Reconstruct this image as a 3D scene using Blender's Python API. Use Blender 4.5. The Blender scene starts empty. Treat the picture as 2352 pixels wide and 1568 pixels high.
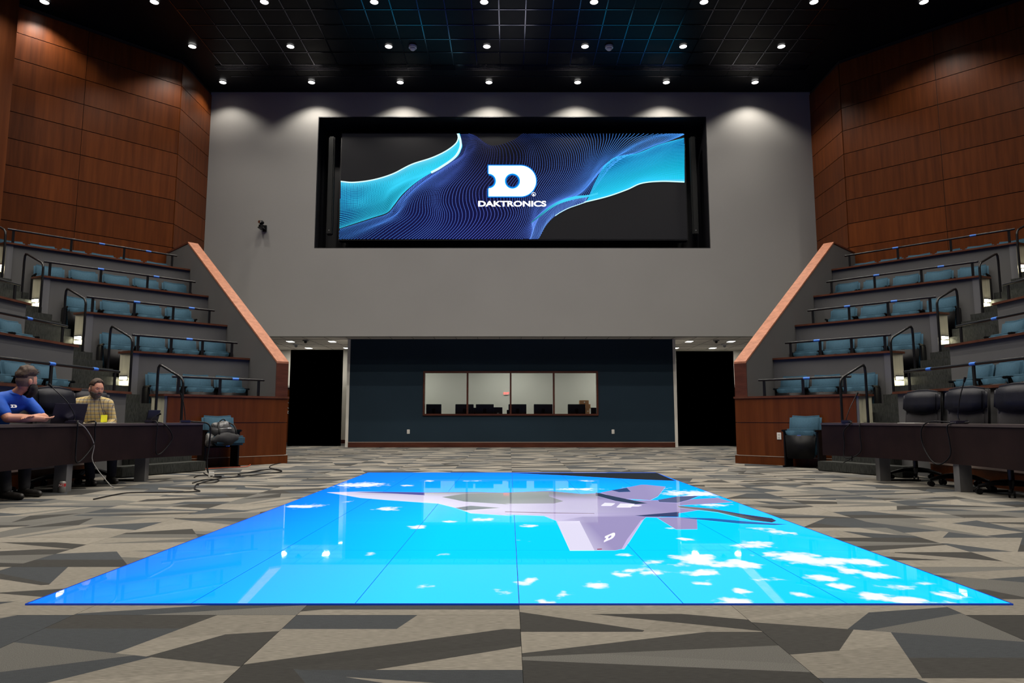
import bpy, bmesh, math, random
import numpy as np
from mathutils import Vector, Matrix
SC = bpy.context.scene
COL = SC.collection
PI = math.pi
rnd = random.Random(7)

# ------------------------------------------------------------------ camera
F = 1568.0; CX = 1169.0; CY = 784.0; CAMX = -0.044; CAMZ = 0.8
PITCH = math.atan(177 / F)
cam = bpy.data.cameras.new('camera'); cam_o = bpy.data.objects.new('camera', cam)
COL.objects.link(cam_o)
cam.sensor_width = 36; cam.lens = 36 * F / 2352; cam.shift_x = 7 / 2352
cam.clip_end = 200
cam_o.location = (CAMX, 0, CAMZ); cam_o.rotation_euler = (PI / 2 + PITCH, 0, 0)
SC.camera = cam_o
_c, _s = math.cos(PITCH), math.sin(PITCH)
def ray(x, y):
    u = (x - CX) / F; v = (CY - y) / F
    return (u, _c - v * _s, v * _c + _s)
def at_z(x, y, z):
    r = ray(x, y); t = (z - CAMZ) / r[2]; return Vector((r[0] * t + CAMX, r[1] * t, z))
def at_y(x, y, Y):
    r = ray(x, y); t = Y / r[1]; return Vector((r[0] * t + CAMX, Y, r[2] * t + CAMZ))

# ------------------------------------------------------------------ world, exposure
w = bpy.data.worlds.new('world'); SC.world = w; w.use_nodes = True
w.node_tree.nodes['Background'].inputs[0].default_value = (0.5, 0.6, 0.8, 1)
w.node_tree.nodes['Background'].inputs[1].default_value = 0.004
SC.view_settings.view_transform = 'Standard'; SC.view_settings.look = 'None'
SC.view_settings.exposure = 0.0; SC.view_settings.gamma = 1.0
SC.view_settings.use_curve_mapping = False
SC.cycles.use_denoising = True; SC.cycles.use_adaptive_sampling = True; SC.cycles.adaptive_threshold = 0.03
SC.cycles.max_bounces = 6; SC.cycles.diffuse_bounces = 2; SC.cycles.glossy_bounces = 3
SC.cycles.transparent_max_bounces = 8
SC.cycles.sample_clamp_indirect = 4.0
SC.cycles.caustics_reflective = False; SC.cycles.caustics_refractive = False
DOWN_W = 122.0          # each ceiling downlight
DOWN_COL = (1.0, 0.93, 0.83)
HALL_W = 26.0           # each corridor fixture
ROOM_W = 27.0           # control room ceiling light
STEP_E = 26.0           # step light lens
LED_E = 1.0             # led floor
CEIL = 10.03

# ------------------------------------------------------------------ materials
def new_mat(name):
    m = bpy.data.materials.new(name); m.use_nodes = True
    return m, m.node_tree.nodes, m.node_tree.links, m.node_tree.nodes['Principled BSDF']
def plain(name, col, rough=0.5, metal=0.0, spec=0.5, noise=0.0, scale=8.0, bump=0.0, bscale=200.0, obj=True, stretch=(1, 1, 1), emit=None, es=0.0, coat=0.0):
    m, n, l, b = new_mat(name)
    b.inputs['Base Color'].default_value = (*col, 1); b.inputs['Roughness'].default_value = rough
    b.inputs['Metallic'].default_value = metal; b.inputs['Specular IOR Level'].default_value = spec
    b.inputs['Coat Weight'].default_value = coat
    if emit: b.inputs['Emission Color'].default_value = (*emit, 1); b.inputs['Emission Strength'].default_value = es
    tc = n.new('ShaderNodeTexCoord'); mp = n.new('ShaderNodeMapping'); mp.inputs['Scale'].default_value = stretch
    l.new(tc.outputs['Object'], mp.inputs[0])
    if noise:
        t = n.new('ShaderNodeTexNoise'); t.inputs['Scale'].default_value = scale; t.inputs['Detail'].default_value = 4
        l.new(mp.outputs[0], t.inputs['Vector'])
        mx = n.new('ShaderNodeMapRange'); mx.inputs[1].default_value = .3; mx.inputs[2].default_value = .7
        mx.inputs[3].default_value = 1 - noise; mx.inputs[4].default_value = 1 + noise
        l.new(t.outputs[0], mx.inputs[0])
        ml = n.new('ShaderNodeVectorMath'); ml.operation = 'SCALE'; ml.inputs[0].default_value = col
        l.new(mx.outputs[0], ml.inputs['Scale']); l.new(ml.outputs[0], b.inputs['Base Color'])
    if bump:
        t2 = n.new('ShaderNodeTexNoise'); t2.inputs['Scale'].default_value = bscale; l.new(mp.outputs[0], t2.inputs['Vector'])
        bp = n.new('ShaderNodeBump'); bp.inputs['Strength'].default_value = bump; bp.inputs['Distance'].default_value = .003
        l.new(t2.outputs[0], bp.inputs['Height']); l.new(bp.outputs[0], b.inputs['Normal'])
    return m
def wood(name, c1, c2, rough=.38, sx=(9, 9, .45), var=.16, spec=.2):
    """veneer with grain along local Z; every panel object varies a little"""
    m, n, l, b = new_mat(name)
    tc = n.new('ShaderNodeTexCoord'); mp = n.new('ShaderNodeMapping'); mp.inputs['Scale'].default_value = sx
    oi = n.new('ShaderNodeObjectInfo'); ad = n.new('ShaderNodeVectorMath'); ad.operation = 'ADD'
    sc = n.new('ShaderNodeVectorMath'); sc.operation = 'SCALE'; sc.inputs['Scale'].default_value = 37.0
    cb = n.new('ShaderNodeCombineXYZ')
    l.new(oi.outputs['Random'], cb.inputs[0]); l.new(oi.outputs['Random'], cb.inputs[2]); l.new(cb.outputs[0], sc.inputs[0])
    l.new(tc.outputs['Object'], mp.inputs[0]); l.new(mp.outputs[0], ad.inputs[0]); l.new(sc.outputs[0], ad.inputs[1])
    t = n.new('ShaderNodeTexNoise'); t.inputs['Scale'].default_value = 1.0; t.inputs['Detail'].default_value = 7; t.inputs['Roughness'].default_value = .62
    l.new(ad.outputs[0], t.inputs['Vector'])
    rp = n.new('ShaderNodeValToRGB'); rp.color_ramp.elements[0].position = .32; rp.color_ramp.elements[0].color = (*c1, 1)
    rp.color_ramp.elements[1].position = .68; rp.color_ramp.elements[1].color = (*c2, 1)
    l.new(t.outputs[0], rp.inputs[0])
    mr = n.new('ShaderNodeMapRange'); mr.inputs[3].default_value = 1 - var; mr.inputs[4].default_value = 1 + var
    l.new(oi.outputs['Random'], mr.inputs[0])
    ml = n.new('ShaderNodeVectorMath'); ml.operation = 'SCALE'; l.new(rp.outputs[0], ml.inputs[0]); l.new(mr.outputs[0], ml.inputs['Scale'])
    l.new(ml.outputs[0], b.inputs['Base Color']); b.inputs['Roughness'].default_value = rough; b.inputs['Specular IOR Level'].default_value = spec
    return m
def vcol_mat(name, emission=True, strength=1.0, rough=.5, speckle=False, spec=.5):
    m, n, l, b = new_mat(name)
    a = n.new('ShaderNodeVertexColor'); a.layer_name = 'Col'
    if emission:
        b.inputs['Base Color'].default_value = (.002, .002, .003, 1)
        l.new(a.outputs[0], b.inputs['Emission Color']); b.inputs['Emission Strength'].default_value = strength
    else: l.new(a.outputs[0], b.inputs['Base Color'])
    b.inputs['Roughness'].default_value = rough; b.inputs['Specular IOR Level'].default_value = spec
    return m

M = {}
M['wood_wall'] = wood('wood_wall', (.072, .0165, .0028), (.130, .033, .006))
M['wood_front'] = wood('wood_front', (.078, .0185, .0035), (.125, .033, .007))
M['wood_dark'] = wood('wood_dark', (.055, .018, .012), (.10, .033, .02), sx=(2, 2, 9), var=.05)
M['wood_cap_lit'] = wood('wood_cap_lit', (.26, .10, .055), (.42, .175, .10), sx=(9, 9, 9), var=.05, rough=.45)  # lighter tone: strong downlight on the sloping cap is put into the colour
M['wood_ledge'] = wood('wood_ledge', (.07, .024, .014), (.12, .045, .027), sx=(3, 3, 3), var=.05, rough=.3)
M['backing'] = plain('backing', (.012, .008, .006), .8)
M['wall_grey'] = plain('wall_grey', (.272, .266, .254), .75, noise=.03, scale=.6, spec=.25)
M['wall_blue'] = plain('wall_blue', (.014, .028, .043), .8, noise=.12, scale=.5, spec=.15, bump=.3)
M['wall_white'] = plain('wall_white', (.62, .60, .54), .7, noise=.02, scale=2)
M['knee_grey'] = plain('knee_grey', (.098, .097, .098), .75, noise=.05, scale=1.5, spec=.25)
M['end_cream'] = plain('end_cream', (.50, .48, .36), .6, noise=.12, scale=6, stretch=(3, 3, .3))
M['step_carpet'] = plain('step_carpet', (.036, .038, .035), .95, noise=.45, scale=110, stretch=(1, 1, .12), spec=.1, bump=.4)
M['black_frame'] = plain('black_frame', (.006, .006, .008), .45)
M['void_black'] = plain('void_black', (.0, .0, .0), 1.0, spec=0.0)
M['ceil_black'] = plain('ceil_black', (.004, .004, .005), .4, noise=.2, scale=4, spec=.10)
M['ceil_grid'] = plain('ceil_grid', (.10, .10, .13), .15, metal=1.0)
M['ceil_light'] = plain('ceil_light', (.60, .56, .52), .8, noise=.03, scale=3)
M['grid_light'] = plain('grid_light', (.16, .15, .14), .6)
M['blue_fabric'] = plain('blue_fabric', (.029, .073, .110), .85, noise=.10, scale=40, spec=.2, bump=.3, bscale=500)
M['black_plastic'] = plain('black_plastic', (.006, .006, .007), .45, noise=.2, scale=20, spec=.15)
M['black_metal'] = plain('black_metal', (.008, .008, .009), .28, spec=.35)
M['chrome'] = plain('chrome', (.7, .7, .72), .2, metal=1.0)
M['tape'] = plain('tape', (.03, .17, .62), .5)
M['leather'] = plain('leather', (.010, .0105, .016), .5, spec=.2, noise=.15, scale=30, bump=.3, bscale=150)
M['chair_fabric'] = plain('chair_fabric', (.024, .022, .026), .8, noise=.15, scale=60)
M['desk_dark'] = wood('desk_dark', (.012, .0065, .0065), (.019, .010, .0095), rough=.5, spec=.10, sx=(3, 3, 3), var=.0)
M['desk_top'] = plain('desk_top', (.06, .045, .042), .35, noise=.1, scale=10)
M['leg_grey'] = plain('leg_grey', (.16, .16, .165), .45, metal=.3)
M['white_plastic'] = plain('white_plastic', (.7, .69, .66), .4)
M['cable'] = plain('cable', (.006, .006, .007), .5, spec=.2)
M['cable_grey'] = plain('cable_grey', (.28, .27, .26), .5)
M['cable_orange'] = plain('cable_orange', (.6, .09, .03), .5)
M['laptop'] = plain('laptop', (.030, .027, .045), .35, metal=.4)
M['monitor'] = plain('monitor', (.012, .014, .02), .4)
M['cardboard'] = plain('cardboard', (.42, .20, .09), .8)
M['skin'] = plain('skin', (.52, .235, .15), .5, noise=.06, scale=20)
M['hair'] = plain('hair', (.055, .030, .017), .7, noise=.5, scale=60, bump=.8, bscale=120)
M['hair_fade'] = plain('hair_fade', (.16, .10, .075), .8, noise=.25, scale=150)
M['beard_dark'] = plain('beard_dark', (.010, .006, .005), .85, noise=.5, scale=90, bump=1, bscale=150)
M['beard_grey'] = plain('beard_grey', (.12, .095, .075), .85, noise=.5, scale=150, bump=1, bscale=200)
M['polo_blue'] = plain('polo_blue', (.004, .085, .48), .75, noise=.1, scale=14, bump=1.0, bscale=22)
M['black_cloth'] = plain('black_cloth', (.010, .010, .012), .8, noise=.2, scale=20)
M['jeans'] = plain('jeans', (.018, .02, .028), .8, noise=.2, scale=30)
M['boot'] = plain('boot', (.012, .010, .009), .5)
M['badge'] = plain('badge', (.75, .72, .02), .5)
M['eye_white'] = plain('eye_white', (.6, .58, .55), .3)
M['eye_dark'] = plain('eye_dark', (.02, .015, .01), .2)
M['lip'] = plain('lip', (.33, .12, .10), .5)
M['red_reflection'] = plain('red_reflection', (.5, .02, .02), .5, emit=(1, .08, .06), es=2.5)
M['lens'] = plain('lens', (1, 1, 1), .5, emit=(1, .97, .92), es=6)
M['lens_hall'] = plain('lens_hall', (1, 1, 1), .5, emit=(1, .97, .92), es=4)
M['lens_step'] = plain('lens_step', (1, 1, 1), .5, emit=(1, .93, .70), es=STEP_E)
M['can'] = plain('can', (.45, .43, .40), .35, metal=.5)
M['can_red'] = plain('can_red', (.45, .02, .02), .4)
M['camo'] = plain('camo', (.10, .10, .10), .5, noise=1.0, scale=55)
M['pale_strip'] = plain('pale_strip', (.36, .27, .22), .4)
def plaid():
    m, n, l, b = new_mat('plaid_shirt')
    tc = n.new('ShaderNodeTexCoord'); sp = n.new('ShaderNodeSeparateXYZ'); l.new(tc.outputs['Object'], sp.inputs[0])
    def stripes(sock, freq, width, off=0.0):
        mu = n.new('ShaderNodeMath'); mu.operation = 'MULTIPLY_ADD'; mu.inputs[1].default_value = freq; mu.inputs[2].default_value = off; l.new(sock, mu.inputs[0])
        fr = n.new('ShaderNodeMath'); fr.operation = 'FRACT'; l.new(mu.outputs[0], fr.inputs[0])
        lt = n.new('ShaderNodeMath'); lt.operation = 'LESS_THAN'; lt.inputs[1].default_value = width; l.new(fr.outputs[0], lt.inputs[0])
        return lt.outputs[0]
    def mix(a, bcol, fac, k):
        mx = n.new('ShaderNodeMix'); mx.data_type = 'RGBA'
        sc = n.new('ShaderNodeMath'); sc.operation = 'MULTIPLY'; sc.inputs[1].default_value = k; l.new(fac, sc.inputs[0])
        l.new(sc.outputs[0], mx.inputs[0])
        if isinstance(a, tuple): mx.inputs[6].default_value = (*a, 1)
        else: l.new(a, mx.inputs[6])
        mx.inputs[7].default_value = (*bcol, 1); return mx.outputs[2]
    ad = n.new('ShaderNodeMath'); ad.operation = 'ADD'; l.new(sp.outputs[0], ad.inputs[0]); l.new(sp.outputs[1], ad.inputs[1])
    c = mix((.50, .43, .28), (.50, .34, .10), stripes(sp.outputs[2], 21, .5), .8)
    c = mix(c, (.56, .42, .15), stripes(ad.outputs[0], 21, .45), .55)
    c = mix(c, (.03, .035, .06), stripes(sp.outputs[2], 21, .13, .2), .8)
    c = mix(c, (.03, .035, .06), stripes(ad.outputs[0], 21, .13, .2), .75)
    l.new(c, b.inputs['Base Color']); b.inputs['Roughness'].default_value = .85
    return m
M['plaid'] = plaid()
def glass():
    m, n, l, b = new_mat('glass'); n.remove(b)
    out = [x for x in n if x.type == 'OUTPUT_MATERIAL'][0]
    tr = n.new('ShaderNodeBsdfTransparent'); tr.inputs[0].default_value = (.93, .95, .94, 1)
    gl = n.new('ShaderNodeBsdfGlossy'); gl.inputs['Roughness'].default_value = .01
    fr = n.new('ShaderNodeFresnel'); mx = n.new('ShaderNodeMixShader')
    l.new(fr.outputs[0], mx.inputs[0]); l.new(tr.outputs[0], mx.inputs[1]); l.new(gl.outputs[0], mx.inputs[2]); l.new(mx.outputs[0], out.inputs[0])
    return m
M['glass'] = glass()
def carpet():
    """per-shard colour from the mesh; fibres, speckle and weave lines from noise"""
    m, n, l, b = new_mat('carpet')
    a = n.new('ShaderNodeVertexColor'); a.layer_name = 'Col'
    tc = n.new('ShaderNodeTexCoord')
    mp = n.new('ShaderNodeMapping'); mp.inputs['Scale'].default_value = (25, 260, 1); l.new(tc.outputs['Object'], mp.inputs[0])
    t = n.new('ShaderNodeTexNoise'); t.inputs['Scale'].default_value = 1; t.inputs['Detail'].default_value = 3; l.new(mp.outputs[0], t.inputs['Vector'])
    t2 = n.new('ShaderNodeTexNoise'); t2.inputs['Scale'].default_value = 330; t2.inputs['Detail'].default_value = 1; l.new(tc.outputs['Object'], t2.inputs['Vector'])
    mix = n.new('ShaderNodeMix'); mix.data_type = 'FLOAT'; l.new(a.outputs[1], mix.inputs[0]); l.new(t.outputs[0], mix.inputs[2]); l.new(t2.outputs[0], mix.inputs[3])
    amp = n.new('ShaderNodeMapRange'); amp.inputs[1].default_value = .3; amp.inputs[2].default_value = .7; amp.inputs[3].default_value = .72; amp.inputs[4].default_value = 1.28
    l.new(mix.outputs[0], amp.inputs[0])
    ml = n.new('ShaderNodeVectorMath'); ml.operation = 'SCALE'; l.new(a.outputs[0], ml.inputs[0]); l.new(amp.outputs[0], ml.inputs['Scale'])
    l.new(ml.outputs[0], b.inputs['Base Color']); b.inputs['Roughness'].default_value = .95; b.inputs['Specular IOR Level'].default_value = .15
    return m
M['carpet'] = carpet()
M['display'] = vcol_mat('display', True, 1.0, .5, spec=.1)
M['floor_art'] = vcol_mat('floor_art', True, LED_E, .03, spec=.36)

# ------------------------------------------------------------------ helpers
def tag(o, label=None, cat=None, group=None, kind=None):
    if label: o['label'] = label
    if cat: o['category'] = cat
    if group: o['group'] = group
    if kind: o['kind'] = kind
    return o
def empty(name, loc=(0, 0, 0), rz=0.0, **k):
    o = bpy.data.objects.new(name, None); COL.objects.link(o); o.location = loc; o.rotation_euler = (0, 0, rz)
    o.empty_display_size = .1
    return tag(o, **k)
class MB:
    def __init__(s): s.v = []; s.f = []; s.sm = []
    def add(s, vs, fs, sm=False):
        k = len(s.v); s.v += [tuple(v) for v in vs]; s.f += [tuple(i + k for i in f) for f in fs]; s.sm += [sm] * len(fs); return s
    def box(s, c, d, rz=0.0, rx=0.0, ry=0.0):
        x, y, z = d[0] / 2, d[1] / 2, d[2] / 2
        R = Matrix.Rotation(rz, 3, 'Z') @ Matrix.Rotation(ry, 3, 'Y') @ Matrix.Rotation(rx, 3, 'X')
        vs = [Vector(c) + R @ Vector(p) for p in ((-x, -y, -z), (x, -y, -z), (x, y, -z), (-x, y, -z), (-x, -y, z), (x, -y, z), (x, y, z), (-x, y, z))]
        return s.add(vs, [(0, 3, 2, 1), (4, 5, 6, 7), (0, 1, 5, 4), (1, 2, 6, 5), (2, 3, 7, 6), (3, 0, 4, 7)])
    def mm(s, a, b): return s.box([(a[i] + b[i]) / 2 for i in range(3)], [abs(b[i] - a[i]) for i in range(3)])
    def prism(s, pts, z0, z1):
        n = len(pts); ar = sum(pts[i][0] * pts[(i + 1) % n][1] - pts[(i + 1) % n][0] * pts[i][1] for i in range(n))
        if ar < 0: pts = pts[::-1]
        vs = [(p[0], p[1], z0) for p in pts] + [(p[0], p[1], z1) for p in pts]
        return s.add(vs, [tuple(range(n))[::-1], tuple(range(n, 2 * n))] + [(i, (i + 1) % n, n + (i + 1) % n, n + i) for i in range(n)])
    def extrude(s, poly3, vec):
        """3-D planar polygon extruded by a vector"""
        n = len(poly3); v = Vector(vec); a = [Vector(p) for p in poly3]; b = [p + v for p in a]
        return s.add(a + b, [tuple(range(n))[::-1], tuple(range(n, 2 * n))] + [(i, (i + 1) % n, n + (i + 1) % n, n + i) for i in range(n)])
    def tube(s, pts, r, n=8, cap=True):
        pts = [Vector(p) for p in pts]; N = len(pts); rings = []
        t0 = (pts[1] - pts[0]).normalized(); up = Vector((0, 0, 1)) if abs(t0.z) < .9 else Vector((1, 0, 0))
        nrm = t0.cross(up).normalized()
        rr = r if hasattr(r, '__len__') else [r] * N
        for i, p in enumerate(pts):
            t = (pts[min(i + 1, N - 1)] - pts[max(i - 1, 0)]).normalized()
            nrm = (nrm - t * nrm.dot(t)); nrm = nrm.normalized() if nrm.length > 1e-6 else t.orthogonal().normalized()
            b = t.cross(nrm)
            rings.append([p + (nrm * math.cos(2 * PI * k / n) + b * math.sin(2 * PI * k / n)) * rr[i] for k in range(n)])
        vs = [v for R in rings for v in R]
        fs = [(i * n + k, i * n + (k + 1) % n, (i + 1) * n + (k + 1) % n, (i + 1) * n + k) for i in range(N - 1) for k in range(n)]
        s.add(vs, fs, True)
        if cap: s.add(rings[0] + rings[-1], [tuple(range(n))[::-1], tuple(range(n, 2 * n))])
        return s
    def cyl(s, a, b, r, n=16, r2=None): return s.tube([a, b], [r, r if r2 is None else r2], n)
    def sphere(s, c, r, n=12, m=8):
        r = r if hasattr(r, '__len__') else (r, r, r)
        vs = [(c[0], c[1], c[2] - r[2])]; fs = []
        for j in range(1, m):
            ph = -PI / 2 + PI * j / m
            for i in range(n):
                th = 2 * PI * i / n; vs.append((c[0] + r[0] * math.cos(ph) * math.cos(th), c[1] + r[1] * math.cos(ph) * math.sin(th), c[2] + r[2] * math.sin(ph)))
        vs.append((c[0], c[1], c[2] + r[2])); L = len(vs) - 1
        for i in range(n):
            fs.append((0, 1 + (i + 1) % n, 1 + i)); fs.append((L, L - n + i, L - n + (i + 1) % n))
            for j in range(m - 2): a = 1 + j * n; fs.append((a + i, a + (i + 1) % n, a + n + (i + 1) % n, a + n + i))
        return s.add(vs, fs, True)
    def mesh(s, name, mat, bevel=0.0, seg=2, fn=None, smooth=None, subdiv=0):
        me = bpy.data.meshes.new(name); me.from_pydata(s.v, [], s.f); me.polygons.foreach_set('use_smooth', s.sm if smooth is None else [smooth] * len(s.f))
        bm = bmesh.new(); bm.from_mesh(me)
        bmesh.ops.recalc_face_normals(bm, faces=bm.faces)
        if bevel: bmesh.ops.bevel(bm, geom=[e for e in bm.edges if e.is_manifold and e.calc_face_angle(0) > .5], offset=bevel, segments=seg, affect='EDGES', clamp_overlap=True)
        if subdiv: bmesh.ops.subdivide_edges(bm, edges=bm.edges[:], cuts=subdiv, use_grid_fill=True)
        if fn:
            for v in bm.verts: v.co = fn(v.co)
        if smooth is not None or bevel:
            for f in bm.faces: f.smooth = bool(smooth)
        bm.to_mesh(me); bm.free(); me.materials.append(mat); return me
    def build(s, name, mat, parent=None, loc=(0, 0, 0), rz=0.0, **k):
        return link(name, s.mesh(name, mat, **k), parent, loc, rz)
def link(name, me, parent=None, loc=(0, 0, 0), rz=0.0):
    o = bpy.data.objects.new(name, me); COL.objects.link(o); o.location = loc; o.rotation_euler = (0, 0, rz)
    if parent is not None: o.parent = parent
    return o
def copy_tree(o, parent=None):
    c = o.copy(); COL.objects.link(c)
    if parent is not None: c.parent = parent
    for ch in list(o.children): copy_tree(ch, c)
    return c
def spline(pts, n=8):
    """Catmull-Rom through points"""
    P = [np.array(p, float) for p in pts]; out = []
    Q = [2 * P[0] - P[1]] + P + [2 * P[-1] - P[-2]]
    for i in range(1, len(Q) - 2):
        for k in range(n):
            t = k / n; a, b, c, d = Q[i - 1:i + 3]
            out.append(.5 * ((2 * b) + (-a + c) * t + (2 * a - 5 * b + 4 * c - d) * t * t + (-a + 3 * b - 3 * c + d) * t ** 3))
    out.append(P[-1]); return out
def to_mesh_eval(o, mods=()):
    """bake the modifiers of a temporary object into a mesh"""
    dg = bpy.context.evaluated_depsgraph_get(); dg.update()
    me = bpy.data.meshes.new_from_object(o.evaluated_get(dg)); bpy.data.objects.remove(o); return me
def text_mesh(txt, size, offset=0.0, sx=1.0, spacing=1.0):
    cu = bpy.data.curves.new('t', 'FONT'); cu.body = txt; cu.size = size; cu.align_x = 'CENTER'; cu.offset = offset; cu.space_character = spacing
    o = bpy.data.objects.new('t', cu); COL.objects.link(o); me = to_mesh_eval(o)
    for v in me.vertices: v.co.x *= sx
    return me
ORD = ['first', 'second', 'third', 'fourth', 'fifth', 'sixth', 'seventh', 'eighth', 'ninth']
R2 = math.sqrt(.5)
def nt(n, t): return ((n - t) * R2, (n + t) * R2)              # row frame -> (u outward, y)
AC = 8.43; CA, SA = math.cos(math.radians(22.5)), math.sin(math.radians(22.5))
def ab(a, b): return (a * CA - b * SA, AC + a * SA + b * CA)   # aisle frame -> (u, y)
def W(s, p, z=None): return (s * p[0], p[1]) if z is None else (s * p[0], p[1], z)
SIDE = {-1: 'left', 1: 'right'}

# =================================================================== STRUCTURE
# --- floor: carpet tiles woven with shards
TS = .9144
PAL = [((.205, .189, .160), 0.0, 46), ((.120, .117, .108), 1.0, 24), ((.044, .043, .040), .3, 15), ((.050, .055, .060), .5, 15)]
def shards(seed):
    r = random.Random(seed); polys = [[(0, 0), (TS, 0), (TS, TS), (0, TS)]]
    def area(p): return abs(sum(p[i][0] * p[(i + 1) % len(p)][1] - p[(i + 1) % len(p)][0] * p[i][1] for i in range(len(p)))) / 2
    for it in range(r.choice((9, 10, 11, 12, 13))):
        polys.sort(key=area, reverse=True); p = polys.pop(0 if r.random() < .7 else min(1, len(polys) - 1))
        cx = sum(q[0] for q in p) / len(p) + r.uniform(-.08, .08); cy = sum(q[1] for q in p) / len(p) + r.uniform(-.05, .05)
        if r.random() < .55: an = r.choice((-1, 1)) * r.uniform(.1, .5)
        elif r.random() < .35: an = 0.0
        else: an = r.choice((-1, 1)) * r.uniform(.8, 1.35)
        nx, ny = -math.sin(an), math.cos(an); A, B = [], []
        for i in range(len(p)):
            q, q2 = p[i], p[(i + 1) % len(p)]; d = (q[0] - cx) * nx + (q[1] - cy) * ny; d2 = (q2[0] - cx) * nx + (q2[1] - cy) * ny
            (A if d >= 0 else B).append(q)
            if d * d2 < 0:
                t = d / (d - d2); x = (q[0] + t * (q2[0] - q[0]), q[1] + t * (q2[1] - q[1])); A.append(x); B.append(x)
        if len(A) > 2 and len(B) > 2: polys += [A, B]
        else: polys.append(p)
    return polys
def tile_mesh(seed):
    polys = shards(seed); r = random.Random(seed + 99); bm = bmesh.new()
    cl = bm.loops.layers.float_color.new('Col'); g = .0008
    last = None
    for p in polys:
        p = [(min(max(x, g), TS - g) - TS / 2, min(max(y, g), TS - g) - TS / 2) for x, y in p]
        try: f = bm.faces.new([bm.verts.new((x, y, 0)) for x, y in p])
        except ValueError: continue
        while True:
            c = r.choices(PAL, [q[2] for q in PAL])[0]
            if c is not last or r.random() < .3: break
        last = c; k = r.uniform(.9, 1.1)
        for lp in f.loops: lp[cl] = (c[0][0] * k, c[0][1] * k, c[0][2] * k, c[1])
    h = TS / 2 - g
    for a, b in (((-h, -h), (h, -h)), ((h, -h), (h, h)), ((h, h), (-h, h)), ((-h, h), (-h, -h))):
        f = bm.faces.new([bm.verts.new((a[0], a[1], -.008)), bm.verts.new((b[0], b[1], -.008)), bm.verts.new((b[0], b[1], 0)), bm.verts.new((a[0], a[1], 0))])
        for lp in f.loops: lp[cl] = (.02, .02, .02, .5)
    bm.normal_update()
    for f in bm.faces:
        if abs(f.normal.z) > .5 and f.normal.z < 0: f.normal_flip()
    me = bpy.data.meshes.new('carpet_tile'); bm.to_mesh(me); bm.free(); me.materials.append(M['carpet']); return me
floor = MB().mm((-13, -6, -.06), (13, 24, -.009)).build('floor', M['step_carpet']); tag(floor, 'patterned grey and beige carpet tile floor of the auditorium', kind='structure')
TM = [tile_mesh(i) for i in range(18)]
LX0, LX1, LY0, LY1 = -2.128, 2.128, 3.06, 10.255
tiles = []
for k in range(-7, 7):
    x = (k + .5) * TS; off = {0: .19, -1: 0.0}.get(k, rnd.choice((0, .23, .46, .69)))
    for j in range(0, 24):
        y = 2.45 - 1.5 * TS + off + j * TS + .5 * TS
        if y - TS / 2 > 22.3: continue
        if LX0 < x - TS / 2 and x + TS / 2 < LX1 and LY0 < y - TS / 2 and y + TS / 2 < LY1: continue
        if abs(x) - TS / 2 > .78 * (y + TS / 2): continue
        if (abs(x) + y) * R2 > 12.4 and 5.8 > 0 and (y - abs(x)) * R2 < 5.4: continue   # under the seating
        tiles.append((x, y))
tiles.sort(key=lambda p: math.hypot(p[0], p[1]))
for i, (x, y) in enumerate(tiles[:300]):
    o = link('carpet_tile', TM[rnd.randrange(18)], floor, (x, y, 0), PI if rnd.random() < .5 else 0)

# --- back wall with the display recess, and what closes the room
YG = 18.53; HW = 8.526
OX0, OX1, OZ0, OZ1 = -5.448, 5.548, 5.493, 9.306
b = MB()
b.mm((-HW - 4.5, YG, 3.033), (OX0, YG + .2, CEIL)); b.mm((OX1, YG, 3.033), (HW + 4.5, YG + .2, CEIL))
b.mm((OX0, YG, 3.033), (OX1, YG + .2, OZ0)); b.mm((OX0, YG, OZ1), (OX1, YG + .2, CEIL))
b.mm((-HW - 4.5, YG, 0), (-7.6, YG + .2, 3.033)); b.mm((7.6, YG, 0), (HW + 4.5, YG + .2, 3.033))
tag(b.build('wall_back', M['wall_grey']), 'tall light grey rear wall around the big display', kind='structure')
b = MB()
b.mm((-13.2, -6, 0), (-12.0, 14, CEIL)); b.mm((12.0, -6, 0), (13.2, 14, CEIL))
wf = MB().mm((-13, -6.2, 0), (13, -6, CEIL)).build('wall_front', M['wood_wall']); tag(wf, 'wood wall behind the camera', kind='structure')

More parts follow.
